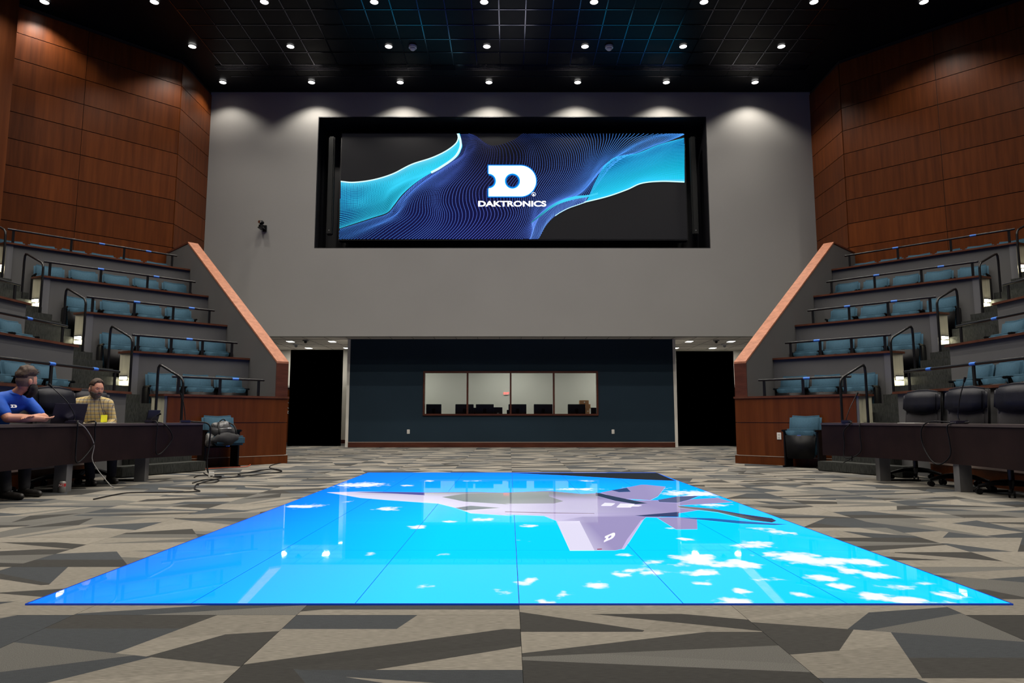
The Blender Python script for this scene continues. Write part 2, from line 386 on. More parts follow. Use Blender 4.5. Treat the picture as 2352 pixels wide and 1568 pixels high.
# wood panelled side walls: dark backing + separate panels
GZ = [8.726 + .61 * k for k in range(-9, 3)]
def panelled(s):
    P = [(HW, YG), (HW, 16.80), (11.98, 13.38), (11.98, -6.0)]
    out = .25
    back = MB()
    Q = [(HW + out, YG), (HW + out, 16.9), (11.98 + out, 13.48), (11.98 + out, -6.0)]
    back.prism([W(s, p) for p in P + Q[::-1]], 0, CEIL)
    wl = back.build('wall_' + SIDE[s], M['backing']); tag(wl, 'wood panelled %s wall of the auditorium' % SIDE[s], kind='structure')
    segs = [((HW, YG), (HW, 16.80), [0, 1.73]), ((HW, 16.80), (11.98, 13.38), [0, 2.12, 4.56, 4.82]), ((11.98, 13.38), (11.98, 8.5), [0, 2.44, 4.88])]
    for p, q, cuts in segs:
        L = math.hypot(q[0] - p[0], q[1] - p[1]); d = ((q[0] - p[0]) / L, (q[1] - p[1]) / L)
        nn = (-d[1], d[0]) if (-d[1] * (0 - p[0]) + d[0] * (8 - p[1])) > 0 else (d[1], -d[0])
        for c0, c1 in zip(cuts[:-1], cuts[1:]):
            for z0, z1 in zip(GZ[:-1], GZ[1:] ):
                z1 = min(z1, CEIL)
                cu = (c0 + c1) / 2; wd = c1 - c0 - .010; hh = z1 - z0 - .016
                c = (p[0] + d[0] * cu + nn[0] * .012, p[1] + d[1] * cu + nn[1] * .012)
                rz = math.atan2(d[1], s * d[0])
                MB().box((0, 0, 0), (wd, .022, hh)).build('wood_panel', M['wood_wall'], wl, (s * c[0], c[1], (z0 + z1) / 2), rz)
    return wl
wall_l = panelled(-1); wall_r = panelled(1)
col = MB().box((0, 0, 6.9), (.7, .6, 6.2)).build('trim_1', M['wood_front'], None, (-11.02, 13.72, 0), math.radians(45)); tag(col, 'wood clad column edge at the far left', kind='structure')

# ceiling: black slab, tiles, grid bars, slot diffuser
ceil = MB().mm((-13.2, -6, CEIL + .02), (13.2, YG, CEIL + .2)).build('ceiling', M['ceil_black']); tag(ceil, 'high black grid ceiling of the auditorium', kind='structure')
GX0 = (-.34 * .8) + .044 - .044; G = .61
ctm = MB().box((0, 0, 0), (G - .026, G - .026, .012)).mesh('ceiling_tile', M['ceil_black'])
GYS = [14.57 - .61 * k for k in range(0, 2)][::-1]
gy = [14.568 + G * j - 2 * G for j in range(8)]      # grid lines across, from the camera side
gx = [GX0 + G * k for k in range(-12, 14)]
for j in range(len(gy) - 1):
    for i in range(len(gx) - 1):
        link('ceiling_tile', ctm, ceil, ((gx[i] + gx[i + 1]) / 2, (gy[j] + gy[j + 1]) / 2, CEIL + .012))
b = MB()
for x in gx: b.mm((x - .012, gy[0] - 3, CEIL - .004), (x + .012, 17.0, CEIL + .02))
for y in gy: b.mm((gx[0], y - .012, CEIL - .004), (gx[-1], y + .012, CEIL + .02))
b.build('ceiling_grid', M['ceil_grid'], ceil)
b = MB()
for y in (17.05, 17.12, 17.19, 17.26): b.mm((gx[0] - .2, y, CEIL - .006), (gx[-1] + .2, y + .014, CEIL + .02))
b.build('slot_diffuser', M['ceil_grid'], ceil)

# corridor behind: soffit ceiling, far wall, control room walls
YB = 19.34; BX0, BX1 = -4.606, 4.665; YF = 22.3
hc = MB().mm((-9, YG + .2, 3.05), (9, YF, 3.2)).build('ceiling_corridor', M['ceil_light']); tag(hc, 'low pale tiled ceiling of the corridor', kind='structure')
hc2 = MB()
for i in range(-14, 15): hc2.mm((i * .61 + .3 - .008, YG + .2, 3.045), (i * .61 + .3 + .008, YF, 3.052))
for j in range(6): hc2.mm((-9, YG + .3 + .61 * j - .008, 3.045), (9, YG + .3 + .61 * j + .008, 3.052))
hc2.build('ceiling_grid', M['grid_light'], hc)
sof = MB().mm((-9, YG + .02, 3.034), (9, YG + .2, 3.045)).build('trim_soffit', M['wall_white']); tag(sof, kind='structure')
fw = MB().mm((-9, YF, 0), (BX0 - .0, YF + .15, 3.2)).mm((BX1, YF, 0), (9, YF + .15, 3.2)).build('wall_far', M['wall_white']); tag(fw, 'white far wall of the corridor', kind='structure')
MB().mm((-7.5, YF - .02, 0), (BX0, YF, .12)).mm((BX1, YF - .02, 0), (7.5, YF, .12)).build('baseboard', M['wood_dark'], fw)
sw = MB().mm((-9, YG + .2, 0), (-8.8, YF, 3.2)).mm((8.8, YG + .2, 0), (9, YF, 3.2)).build('wall_corridor_end', M['wall_white']); tag(sw, kind='structure')
# control room front wall with window opening
WX0, WX1, WZ0, WZ1 = -2.439, 2.446, .934, 2.088
fp = MB()
fp.mm((BX0, YB, 0), (WX0, YB + .15, 3.05)); fp.mm((WX1, YB, 0), (BX1, YB + .15, 3.05)); fp.mm((WX0, YB, 0), (WX1, YB + .15, WZ0)); fp.mm((WX0, YB, WZ1), (WX1, YB + .15, 3.05))
cw = fp.build('wall_control_room', M['wall_blue']); tag(cw, 'dark blue control room wall under the display', kind='structure')
MB().mm((BX0 - .03, YB - .012, 0), (BX0 + .05, YB + .16, 3.04)).build('corner_trim', M['wall_white'], cw)
MB().mm((BX1 - .05, YB - .012, 0), (BX1 + .03, YB + .16, 3.04)).build('corner_trim', M['wall_white'], cw)
bb = MB().mm((BX0 + .05, YB - .02, 0), (BX1 - .05, YB, .135)).build('baseboard_back', M['wood_dark']); tag(bb, 'dark wood baseboard along the blue wall', kind='structure')
MB().mm((BX0 + .05, YB - .024, .135), (BX1 - .05, YB, .15)).build('cap_strip', M['pale_strip'], bb)
cs = MB().mm((BX0, YB + .15, 0), (BX0 + .12, YF + .1, 3.05)).mm((BX1 - .12, YB + .15, 0), (BX1, YF + .1, 3.05)).mm((BX0, YF, 0), (BX1, YF + .15, 3.05)).build('wall_inner', M['wall_white']); tag(cs, 'pale inner walls of the control room', kind='structure')
cc = MB().mm((BX0 + .1, YB + .15, 2.75), (BX1 - .1, YF, 2.8)).build('ceiling_inner', M['ceil_light']); tag(cc, 'control room ceiling', kind='structure')
# four-pane window
wn = empty('window_1', (0, YB, 0)); tag(wn, 'four pane control room window in a dark wood frame', kind='structure')
xs = [WX0 + (WX1 - WX0) * k / 4 for k in range(5)]
fr = MB(); t = .045
fr.mm((WX0 - .03, -.03, WZ1), (WX1 + .03, .13, WZ1 + t)); fr.mm((WX0 - .03, -.03, WZ0 - .05), (WX1 + .03, .13, WZ0))
fr.mm((WX0 - .03, -.03, WZ0), (WX0 + .012, .13, WZ1)); fr.mm((WX1 - .012, -.03, WZ0), (WX1 + .03, .13, WZ1))
fr.build('window_frame', M['wood_dark'], wn)
for x in xs[1:4]: MB().mm((x - .024, -.02, WZ0), (x + .024, .12, WZ1)).build('mullion', M['wood_dark'], wn)
for k in range(4): MB().mm((xs[k] + .025, .05, WZ0 + .002), (xs[k + 1] - .025, .056, WZ1 - .002)).build('pane', M['glass'], wn)

# corridor openings: flat black panels added for the redacted blocks, not real doors
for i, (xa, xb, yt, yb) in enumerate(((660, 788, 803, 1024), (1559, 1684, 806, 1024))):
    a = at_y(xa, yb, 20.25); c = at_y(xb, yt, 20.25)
    d = MB().mm((a.x, 20.25, 0.0), (c.x, 20.29, c.z)).build('blackout_panel_%d' % (i + 1), M['void_black'])
    tag(d, 'flat black panel added for the redacted block in the %s corridor opening' % ('left', 'right')[i], kind='structure')

# =================================================================== SEATING STRUCTURE
DN = [5.72, 6.95, 8.09, 9.16, 10.32]                      # rows measured from the seating centre
NA = [11.75, 12.92, 14.05, 15.12, 16.28]
LZ = [1.196, 1.96, 2.716, 3.465, 4.24]                    # ledge tops
FZ = [z - .45 for z in LZ]
TIN, TOUT = 5.73, 5.94
BED = [-.60, -.49, -.50, -.50, -.50]; AED = [.27, .55, .55, .50, .54]
def a_edge(i, n):   # t where the A knee wall of row i meets the aisle at row coordinate n
    # solve ab(a,b) with row coord n: u+y = n*sqrt2
    b_ = AED[i]; a = (n / R2 - AC - b_ * (CA - SA)) / (CA + SA); u, y = ab(a, b_); return (y - u) * R2
def b_edge(i, u):
    b_ = BED[i]; a = (u + b_ * SA) / CA; return ab(a, b_)[1]
TH = .26
rowname = ['front', 'second', 'third', 'fourth', 'top']
for s in (-1, 1):
    sd = SIDE[s]
    # platforms
    pl = MB(); plb = MB()
    for i in range(5):
        n1 = NA[i + 1] if i < 4 else 17.9
        t0 = a_edge(i, NA[i]); t1 = a_edge(min(i + 1, 4), n1)
        pl.prism([W(s, nt(NA[i] + TH, t0 + .0)), W(s, nt(NA[i] + TH, TIN)), W(s, nt(n1, TIN)), W(s, nt(n1, t1))], 0, FZ[i])
        u1 = DN[i + 1] if i < 4 else 11.9
        plb.prism([W(s, (DN[i] + TH, 2)), W(s, (DN[i] + TH, b_edge(i, DN[i]))), W(s, (u1, b_edge(min(i + 1, 4), u1))), W(s, (u1, 2))], 0, FZ[i])
    tag(pl.build('floor_tiers_%s_rear' % sd, M['step_carpet']), 'grey carpeted seating tiers of the %s rear bank' % sd, kind='structure')
    tag(plb.build('floor_tiers_%s_side' % sd, M['step_carpet']), 'grey carpeted seating tiers of the %s side bank' % sd, kind='structure')
    # knee walls, bank A (angled) and bank B (side)
    for i in range(5):
        te = a_edge(i, NA[i])
        kw = empty('knee_wall'); z0 = 0 if i == 0 else FZ[i - 1] - .02
        tag(kw, 'grey knee wall with wood ledge, %s tier of the %s rear bank' % (rowname[i], sd), 'partition wall', 'knee walls of the seating tiers')
        te2 = a_edge(i, NA[i] + TH)
        MB().prism([W(s, nt(NA[i], te)), W(s, nt(NA[i], TIN)), W(s, nt(NA[i] + TH, TIN)), W(s, nt(NA[i] + TH, te2))], z0, LZ[i] - .035).build('wall_body', M['knee_grey'], kw)
        tr = TIN if i else TOUT + .03
        MB().prism([W(s, nt(NA[i] - .05, te - .04)), W(s, nt(NA[i] - .05, tr)), W(s, nt(NA[i] + TH + .04, tr)), W(s, nt(NA[i] + TH + .04, te2 - .04))], LZ[i] - .035, LZ[i]).build('ledge', M['wood_ledge'], kw)
        MB().prism([W(s, nt(NA[i] - .0, te - .014)), W(s, nt(NA[i] - .0, te)), W(s, nt(NA[i] + TH + .0, te2)), W(s, nt(NA[i] + TH + .0, te2 - .014))], FZ[i - 1] - .02 if i else .3, LZ[i] - .036).build('end_panel', M['end_cream'], kw)
        MB().prism([W(s, nt(NA[i] - .012, te - .01)), W(s, nt(NA[i] - .012, te + .10)), W(s, nt(NA[i] + .0, te + .10)), W(s, nt(NA[i] + .0, te - .01))], FZ[i - 1] - .02 if i else .3, LZ[i] - .036).build('corner_strip', M['leg_grey'], kw)
    for i in range(4):
        ye = b_edge(i, DN[i])
        kw = empty('knee_wall'); z0 = 0 if i == 0 else FZ[i - 1] - .02
        tag(kw, 'grey knee wall with wood ledge, %s tier of the %s side bank' % (rowname[i], sd), 'partition wall', 'knee walls of the seating tiers')
        MB().prism([W(s, p) for p in ((DN[i], 2), (DN[i], ye), (DN[i] + TH, ye), (DN[i] + TH, 2))], z0, LZ[i] - .035).build('wall_body', M['knee_grey'], kw)
        MB().prism([W(s, p) for p in ((DN[i] - .05, 2), (DN[i] - .05, ye + .05), (DN[i] + TH + .04, ye + .05), (DN[i] + TH + .04, 2))], LZ[i] - .035, LZ[i]).build('ledge', M['wood_ledge'], kw)
    bs = MB().prism([W(s, p) for p in ((DN[0] - .1, 2), (DN[0] - .1, 9.3), (DN[0], 9.3), (DN[0], 2))], 0, .20).build('baseboard_%s' % sd, M['wood_front'])
    tag(bs, 'wood plinth along the foot of the %s side bank' % sd, kind='structure')
    MB().prism([W(s, p) for p in ((DN[0] - .11, 2), (DN[0] - .11, 9.31), (DN[0], 9.31), (DN[0], 2))], .20, .225).build('cap_strip', M['pale_strip'], bs)
    # wood front of the rear bank
    te = a_edge(0, NA[0]); wfp = empty('wainscot'); tag(wfp, 'brown wood panelled front below the %s rear seating bank' % sd, 'wall panelling')
    for z0, z1 in ((.155, .722), (.734, LZ[0] - .036)):
        MB().prism([W(s, nt(NA[0] - .03, te + .03)), W(s, nt(NA[0] - .03, TOUT)), W(s, nt(NA[0] - .001, TOUT)), W(s, nt(NA[0] - .001, te + .03))], z0, z1).build('front_panel', M['wood_front'], wfp)
        MB().prism([W(s, nt(NA[0] - .001, TOUT + .002)), W(s, nt(NA[0] - .001, TOUT + .03)), W(s, nt(NA[0] + 2.2, TOUT + .03)), W(s, nt(NA[0] + 2.2, TOUT + .002))], z0, z1).build('side_panel', M['wood_front'], wfp)
    MB().prism([W(s, nt(NA[0] - .045, te + .03)), W(s, nt(NA[0] - .045, TOUT + .04)), W(s, nt(NA[0] + 2.2, TOUT + .04)), W(s, nt(NA[0] + 2.2, TOUT + .002)), W(s, nt(NA[0] - .001, TOUT + .002)), W(s, nt(NA[0] - .001, te + .03))], 0, .14).build('base_board', M['wood_front'], wfp)
    MB().prism([W(s, nt(NA[0] - .05, te + .03)), W(s, nt(NA[0] - .05, TOUT + .035)), W(s, nt(NA[0] - .001, TOUT + .035)), W(s, nt(NA[0] - .001, te + .03))], .141, .15).build('base_cap', M['pale_strip'], wfp)
    # sloping end wall with wood cap
    prof = [(NA[0] + .0, 0), (NA[0] + .0, 1.80), (16.45, 4.885), (17.9, 4.885), (17.9, 0)]
    ew = empty('sloped_end_wall'); tag(ew, 'grey sloping wall with wood cap coloured as if brightly lit at the end of the %s rear bank' % sd, 'partition wall')
    def P3(n, z, t): return W(s, nt(n, t), z)
    d = Vector(P3(12, 0, TOUT)) - Vector(P3(12, 0, TIN))
    MB().extrude([P3(n, z, TIN) for n, z in prof], d).build('wall_body', M['knee_grey'], ew)
    e = .0; dd = Vector(P3(12, 0, TOUT + .01)) - Vector(P3(12, 0, TIN - .01))
    MB().extrude([P3(n, z, TIN - .01) for n, z in ((NA[0] - .02, 1.80), (NA[0] - .02, 1.835), (16.45, 4.925), (16.45, 4.885))], dd).build('sloped_cap', M['wood_cap_lit'], ew)
    MB().extrude([P3(n, z, TIN - .01) for n, z in ((16.45, 4.886), (16.45, 4.925), (17.9, 4.925), (17.9, 4.886))], dd).build('level_cap', M['wood_dark'], ew)
    MB().extrude([P3(n, z, TIN - .01) for n, z in ((NA[0] - .02, LZ[0]), (NA[0] - .02, 1.80), (NA[0], 1.80), (NA[0], LZ[0]))], dd).build('post_cladding', M['wood_dark'], ew)
    # stairs
    st = empty('aisle_stairs'); tag(st, 'dark grey carpeted aisle stairs between the %s seating banks' % sd, 'stairs')
    steps = []
    for k in range(5):
        steps.append((5.25 + .27 * k, 6.6 if k < 5 else 0, -1.15 if k == 0 else -.6, .31 if k == 0 else .27, .148 * (k + 1)))
    for i in range(1, 5):
        a1 = DN[i] / CA + .05
        for k in range(5): steps.append((a1 - (4 - k) * .27, a1 + 1.0, -.5, .52, FZ[i - 1] + (FZ[i] - FZ[i - 1]) / 5 * (k + 1)))
    steps.sort(key=lambda q: q[4])
    for k, (a0, _, b0, b1, z) in enumerate(steps):
        an = steps[k + 1][0] if k + 1 < len(steps) else 12.6
        zb = max(0, z - .33)
        if k == 0: MB().prism([W(s, ab(a0, b0)), W(s, ab(a0, b1)), W(s, ab(an + .02, b1)), W(s, ab(an + .02, b0))], 0, z).build('step', M['step_carpet'], st, bevel=.012)
        else: MB().prism([W(s, ab(a0, b0)), W(s, ab(a0, b1)), W(s, ab(an + .02, b1)), W(s, ab(an + .02, b0))], zb, z).build('step', M['step_carpet'], st)
    # step lights on the aisle ends
    for i in range(0, 5):
        zc = LZ[i] - .46 if i else .70
        n_ = NA[i] + TH * .55; p = nt(n_, a_edge(i, n_) - .022)
        rz = math.atan2(SA, CA) * s
        sl = empty('step_light', (s * p[0], p[1], zc), rz)
        tag(sl, 'lit recessed step light at the aisle end of the %s tier, %s rear bank' % (rowname[i], SIDE[s]), 'light', 'step lights along the aisles')
        MB().box((0, .004, 0), (.19, .02, .085)).build('housing', M['chrome'], sl)
        MB().box((0, -.010, -.004), (.15, .016, .040)).build('lens', M['lens_step'], sl)
        ld = bpy.data.lights.new('step_lamp', 'AREA'); ld.shape = 'RECTANGLE'; ld.size = .14; ld.size_y = .04; ld.energy = 2.6; ld.color = (1, .9, .62); ld.spread = math.radians(175)
        lo = bpy.data.objects.new('step_lamp', ld); COL.objects.link(lo); lo.parent = sl
        lo.location = (0, -.05, -.01); lo.rotation_euler = (math.radians(25), 0, 0)

# --- guard rails on the ledges
def rail(s, p0, p1, z, label, nposts, tapes, curl=False):
    r = empty('guard_rail'); tag(r, label, 'railing', 'black guard rails on the ledges')
    P0 = Vector(W(s, p0, z + .29)); P1 = Vector(W(s, p1, z + .29)); L = (P1 - P0).length; d = (P1 - P0) / L
    pts = [P0 - d * .1, P1 + d * .1]
    MB().tube(pts, .021, 8).build('top_rail', M['black_metal'], r)
    for k in range(nposts):
        q = P0 + (P1 - P0) * k / (nposts - 1)
        MB().box((q.x, q.y, z + .14), (.045, .018, .28), math.atan2(d.y, d.x)).build('post', M['black_metal'], r)
    for f in tapes:
        q = P0 + (P1 - P0) * f
        MB().tube([q - d * .055, q + d * .055], .0235, 8).build('tape_band', M['tape'], r)
tp = {-1: [[.69], [.52], [.35, .83], [.33, .73], [.52, .83]], 1: [[.55], [.30], [.32, .72], [.35, .80], [.32, .8]]}
for s in (-1, 1):
    for i in range(5):
        n = NA[i] + .1; te = a_edge(i, NA[i])
        rail(s, nt(n, te + (.10 if i else .22)), nt(n, 5.45 - .02 * i), LZ[i], 'black guard rail with blue tape over the %s ledge of the %s rear bank' % (rowname[i], SIDE[s]), (3, 4, 4, 4, 4)[i], [1 - f if False else f for f in tp[-1][i]] if s < 0 else [1 - f for f in tp[1][i]])
    for i in range(3):
        u = DN[i] + .1; ye = b_edge(i, DN[i])
        rail(s, (u, 3.0), (u, ye - .15), LZ[i], 'black guard rail with blue tape over the %s ledge of the %s side bank' % (rowname[i], SIDE[s]), 6, [.93 if i == 0 else .9, .80, .6])

# --- aisle handrails
for s in (-1, 1):
    for i in range(5):
        zf = FZ[i - 1] if i else .0
        al = DN[i] / CA - .32 if i else 5.66; ah = al + .55
        bl = AED[i] - .10 if i else .16
        zb = (FZ[i - 1] + .61 - .15) if i else .30
        zt = (LZ[i] + .20) if i else 1.42
        lo = [W(s, ab(al, bl), zb), W(s, ab(al, bl), zt - .08), W(s, ab(al + .015, bl), zt - .02), W(s, ab(al + .06, bl), zt + .03)]
        hi = [W(s, ab(ah - .08, bl), zt + .22), W(s, ab(ah - .03, bl), zt + .235), W(s, ab(ah, bl), zt + .20), W(s, ab(ah + .01, bl), zt + .1), W(s, ab(ah + .01, bl), zb + .15)]
        h = empty('handrail'); tag(h, 'black hooped handrail at the %s tier of the %s aisle' % (rowname[i], SIDE[s]), 'handrail', 'handrails of the aisles')
        MB().tube(lo + hi, .021, 8).build('hoop', M['black_metal'], h)
        for p in (lo[0], hi[-1]): MB().cyl((p[0], p[1], p[2] - .005), (p[0], p[1], p[2] + .012), .045, 12).build('foot_plate', M['black_metal'], h)

# =================================================================== SEATS
def seat_proto():
    r = empty('auditorium_seat')
    def bf(co):
        x, y, z = co
        y += (z - .4) * .22 + .10 * (x * x) * -1.2
        if z > .7: z += (abs(x) / .27) ** 2 * .022 - .01
        return Vector((x, y, z))
    MB().box((0, .05, .62), (.53, .09, .46)).build('backrest', M['blue_fabric'], r, bevel=.042, seg=3, subdiv=1, fn=bf, smooth=True)
    MB().box((0, .112, .55), (.48, .02, .46)).build('back_shell', M['black_plastic'], r, bevel=.006, fn=lambda c: Vector((c.x, c.y + (c.z - .4) * .22, c.z)))
    MB().box((0, -.085, .405), (.49, .09, .45)).build('seat_cushion', M['blue_fabric'], r, bevel=.03, seg=2, subdiv=2, smooth=True, fn=lambda c: Vector((c.x, c.y + (c.z - .2) * .10 - (.065 if c.z > .53 and c.y < -.085 else 0), c.z)))
    MB().box((0, -.150, .345), (.50, .05, .40)).build('seat_shell', M['black_plastic'], r, bevel=.02, seg=2, smooth=True, fn=lambda c: Vector((c.x * (1 if c.z > .3 else .88), c.y + (c.z - .2) * .10, c.z - (.03 if c.z < .3 and abs(c.x) < .15 else 0))))
    MB().box((0, -.164, .525), (.06, .012, .010)).build('name_plate', M['chrome'], r)
    for sx in (-1, 1):
        MB().box((sx * .270, -.02, .60), (.04, .36, .035)).build('armrest', M['black_plastic'], r, bevel=.012)
        MB().box((sx * .272, .03, .30), (.03, .30, .58)).box((sx * .270, -.01, .015), (.04, .36, .03)).build('side_standard', M['black_plastic'], r, bevel=.008)
    return r
SEAT = seat_proto(); first_seat = [True]
def place_seat(x, y, z, rz, label, group='blue folding auditorium seats in the tiers'):
    if first_seat[0]: o = SEAT; first_seat[0] = False
    else: o = copy_tree(SEAT)
    o.location = (x, y, z); o.rotation_euler = (0, 0, rz); tag(o, label, 'seat', group); return o
rows_t = [(4.13, .585, 3), (3.67, .585, 4), (3.30, .60, 4), (2.98, .60, 5), (2.50, .585, 6)]
for s in (-1, 1):
    for i, (t0, dt, cnt) in enumerate(rows_t):
        n = (NA[i + 1] - .22) if i < 4 else 17.45
        for k in range(cnt):
            u, y = nt(n, t0 + dt * k)
            place_seat(s * u, y, FZ[i] - (.07 if i == 4 else 0), -s * PI / 4, 'blue folding seat, %s from the aisle in the %s row of the %s rear bank' % (ORD[k], rowname[i], SIDE[s]))
    for i, (y0, cnt) in enumerate(((9.95, 4), (10.75, 3))):
        for k in range(cnt):
            place_seat(s * (DN[i + 1] - .22), y0 - .585 * k, FZ[i], -s * PI / 2, 'blue folding seat, %s from the aisle in the %s row of the %s side bank' % (ORD[k], rowname[i], SIDE[s]))
for s in (-1, 1):
    u, y = nt(11.50, 4.66)
    fs_ = place_seat(s * u, y, 0, -s * PI / 4, 'single blue folding seat on the floor %s' % ('holding a backpack, left of the wood front' if s < 0 else 'against the right wood front beside the outlet'), 'blue folding seats on the floor')

    if s < 0:      # its seat pan is folded down under the bag
        for c_ in fs_.children:
            if c_.name.split('.')[0] in ('seat_cushion', 'seat_shell', 'name_plate'):
                c_.matrix_local = Matrix.Translation((0, -.20, .44)) @ Matrix.Rotation(PI / 2, 4, 'X') @ Matrix.Translation((0, .085, -.40))

# =================================================================== DISPLAY
YD = 18.92
a = at_y(779, 549, YD); c = at_y(1571, 307, YD)
DX0, DX1, DZ0, DZ1 = a.x, c.x, a.z, c.z
disp = empty('video_wall', (0, 0, 0)); tag(disp, 'huge wide video wall glowing with blue dotted waves and a white company logo', 'display')
rec = MB(); g = .02
rec.mm((OX0, YG + .002, OZ0 - .0), (OX0 + g, 19.6, OZ1)); rec.mm((OX1 - g, YG + .002, OZ0), (OX1, 19.6, OZ1))
rec.mm((OX0 + g, YG + .002, OZ0), (OX1 - g, 19.6, OZ0 + g)); rec.mm((OX0 + g, YG + .002, OZ1 - g), (OX1 - g, 19.6, OZ1)); rec.mm((OX0 + g, 19.58, OZ0 + g), (OX1 - g, 19.6, OZ1 - g))
rec.build('recess_box', M['black_frame'], disp)
MB().mm((DX0 - .03, YD + .01, DZ0 - .03), (DX1 + .03, YD + .3, DZ1 + .03)).build('cabinet', M['black_frame'], disp)
MB().mm((DX0, YD, DZ0), (DX1, YD + .009, DZ1)).build('screen_face', plain('screen_off', (.010, .010, .011), .7, spec=.15, emit=(.004, .004, .005), es=1.0), disp)
def c4(p): return (700 + p[0] / 4.48, 250 + p[1] / 4.48)
def c5(p): return (1150 + p[0] / 4.48, 250 + p[1] / 4.48)
def resample(pts, m):
    P = np.array(spline(pts, 10)); d = np.r_[0, np.cumsum(np.hypot(*np.diff(P, axis=0).T))]
    t = np.linspace(0, d[-1], m); return np.c_[np.interp(t, d, P[:, 0]), np.interp(t, d, P[:, 1])]
def loft(keys, n, m):
    K = np.array([resample(k, m) for k in keys]); out = []
    tt = np.linspace(0, len(K) - 1, n)
    for t in tt:
        i = min(int(t), len(K) - 2); f = t - i
        p0, p1, p2, p3 = K[max(i - 1, 0)], K[i], K[i + 1], K[min(i + 2, len(K) - 1)]
        out.append(.5 * (2 * p1 + (-p0 + p2) * f + (2 * p0 - 5 * p1 + 4 * p2 - p3) * f * f + (-p0 + 3 * p1 - 3 * p2 + p3) * f ** 3))
    return np.array(out)     # n x m x 2 (px)
def px2s(P, dy):            # pixel array -> display plane
    u = (P[..., 0] - CX) / F; v = (CY - P[..., 1]) / F; ry = _c - v * _s; rz = v * _c + _s; t = (YD - dy) / ry
    return np.stack([u * t + CAMX, np.full(u.shape, YD - dy), rz * t + CAMZ], -1)
def emit_mesh(name, V, Fc, colr, mat, parent):
    me = bpy.data.meshes.new(name); nv = len(V); nf = len(Fc)
    me.vertices.add(nv); me.vertices.foreach_set('co', np.asarray(V, np.float32).ravel())
    me.loops.add(nf * 4); me.loops.foreach_set('vertex_index', np.asarray(Fc, np.int32).ravel())
    me.polygons.add(nf); me.polygons.foreach_set('loop_start', np.arange(0, nf * 4, 4, dtype=np.int32))
    me.update(calc_edges=True)
    at = me.color_attributes.new('Col', 'FLOAT_COLOR', 'POINT')
    at.data.foreach_set('color', np.c_[np.asarray(colr, np.float32), np.ones(nv, np.float32)].ravel())
    me.materials.append(mat); return link(name, me, parent)
def inside(P): return (P[..., 0] > DX0) & (P[..., 0] < DX1) & (P[..., 2] > DZ0) & (P[..., 2] < DZ1)
def dots(name, G_, r, colf, dy=.004):
    S = px2s(G_, dy).reshape(-1, 3); C_ = colf(G_).reshape(-1, 3); k = inside(S); S = S[k]; C_ = C_[k]
    q = np.array([(-r, -r), (r, -r), (r, r), (-r, r)]); V = np.repeat(S, 4, 0); V[:, 0] += np.tile(q[:, 0], len(S)); V[:, 2] += np.tile(q[:, 1], len(S))
    return emit_mesh(name, V, np.arange(len(V)).reshape(-1, 4), np.repeat(C_, 4, 0), M['display'], disp)
def sheet(name, G_, colf, dy=.002):
    S = px2s(G_, dy); S[..., 0] = np.clip(S[..., 0], DX0, DX1); S[..., 2] = np.clip(S[..., 2], DZ0, DZ1)
    n, m = G_.shape[:2]; idx = np.arange(n * m).reshape(n, m)
    Fc = np.stack([idx[:-1, :-1], idx[1:, :-1], idx[1:, 1:], idx[:-1, 1:]], -1).reshape(-1, 4)
    return emit_mesh(name, S.reshape(-1, 3), Fc, np.broadcast_to(colf(G_), G_.shape[:2] + (3,)).reshape(-1, 3), M['display'], disp)
K4 = lambda *p: [c4(q) for q in p]
K5 = lambda *p: [c5(q) for q in p]
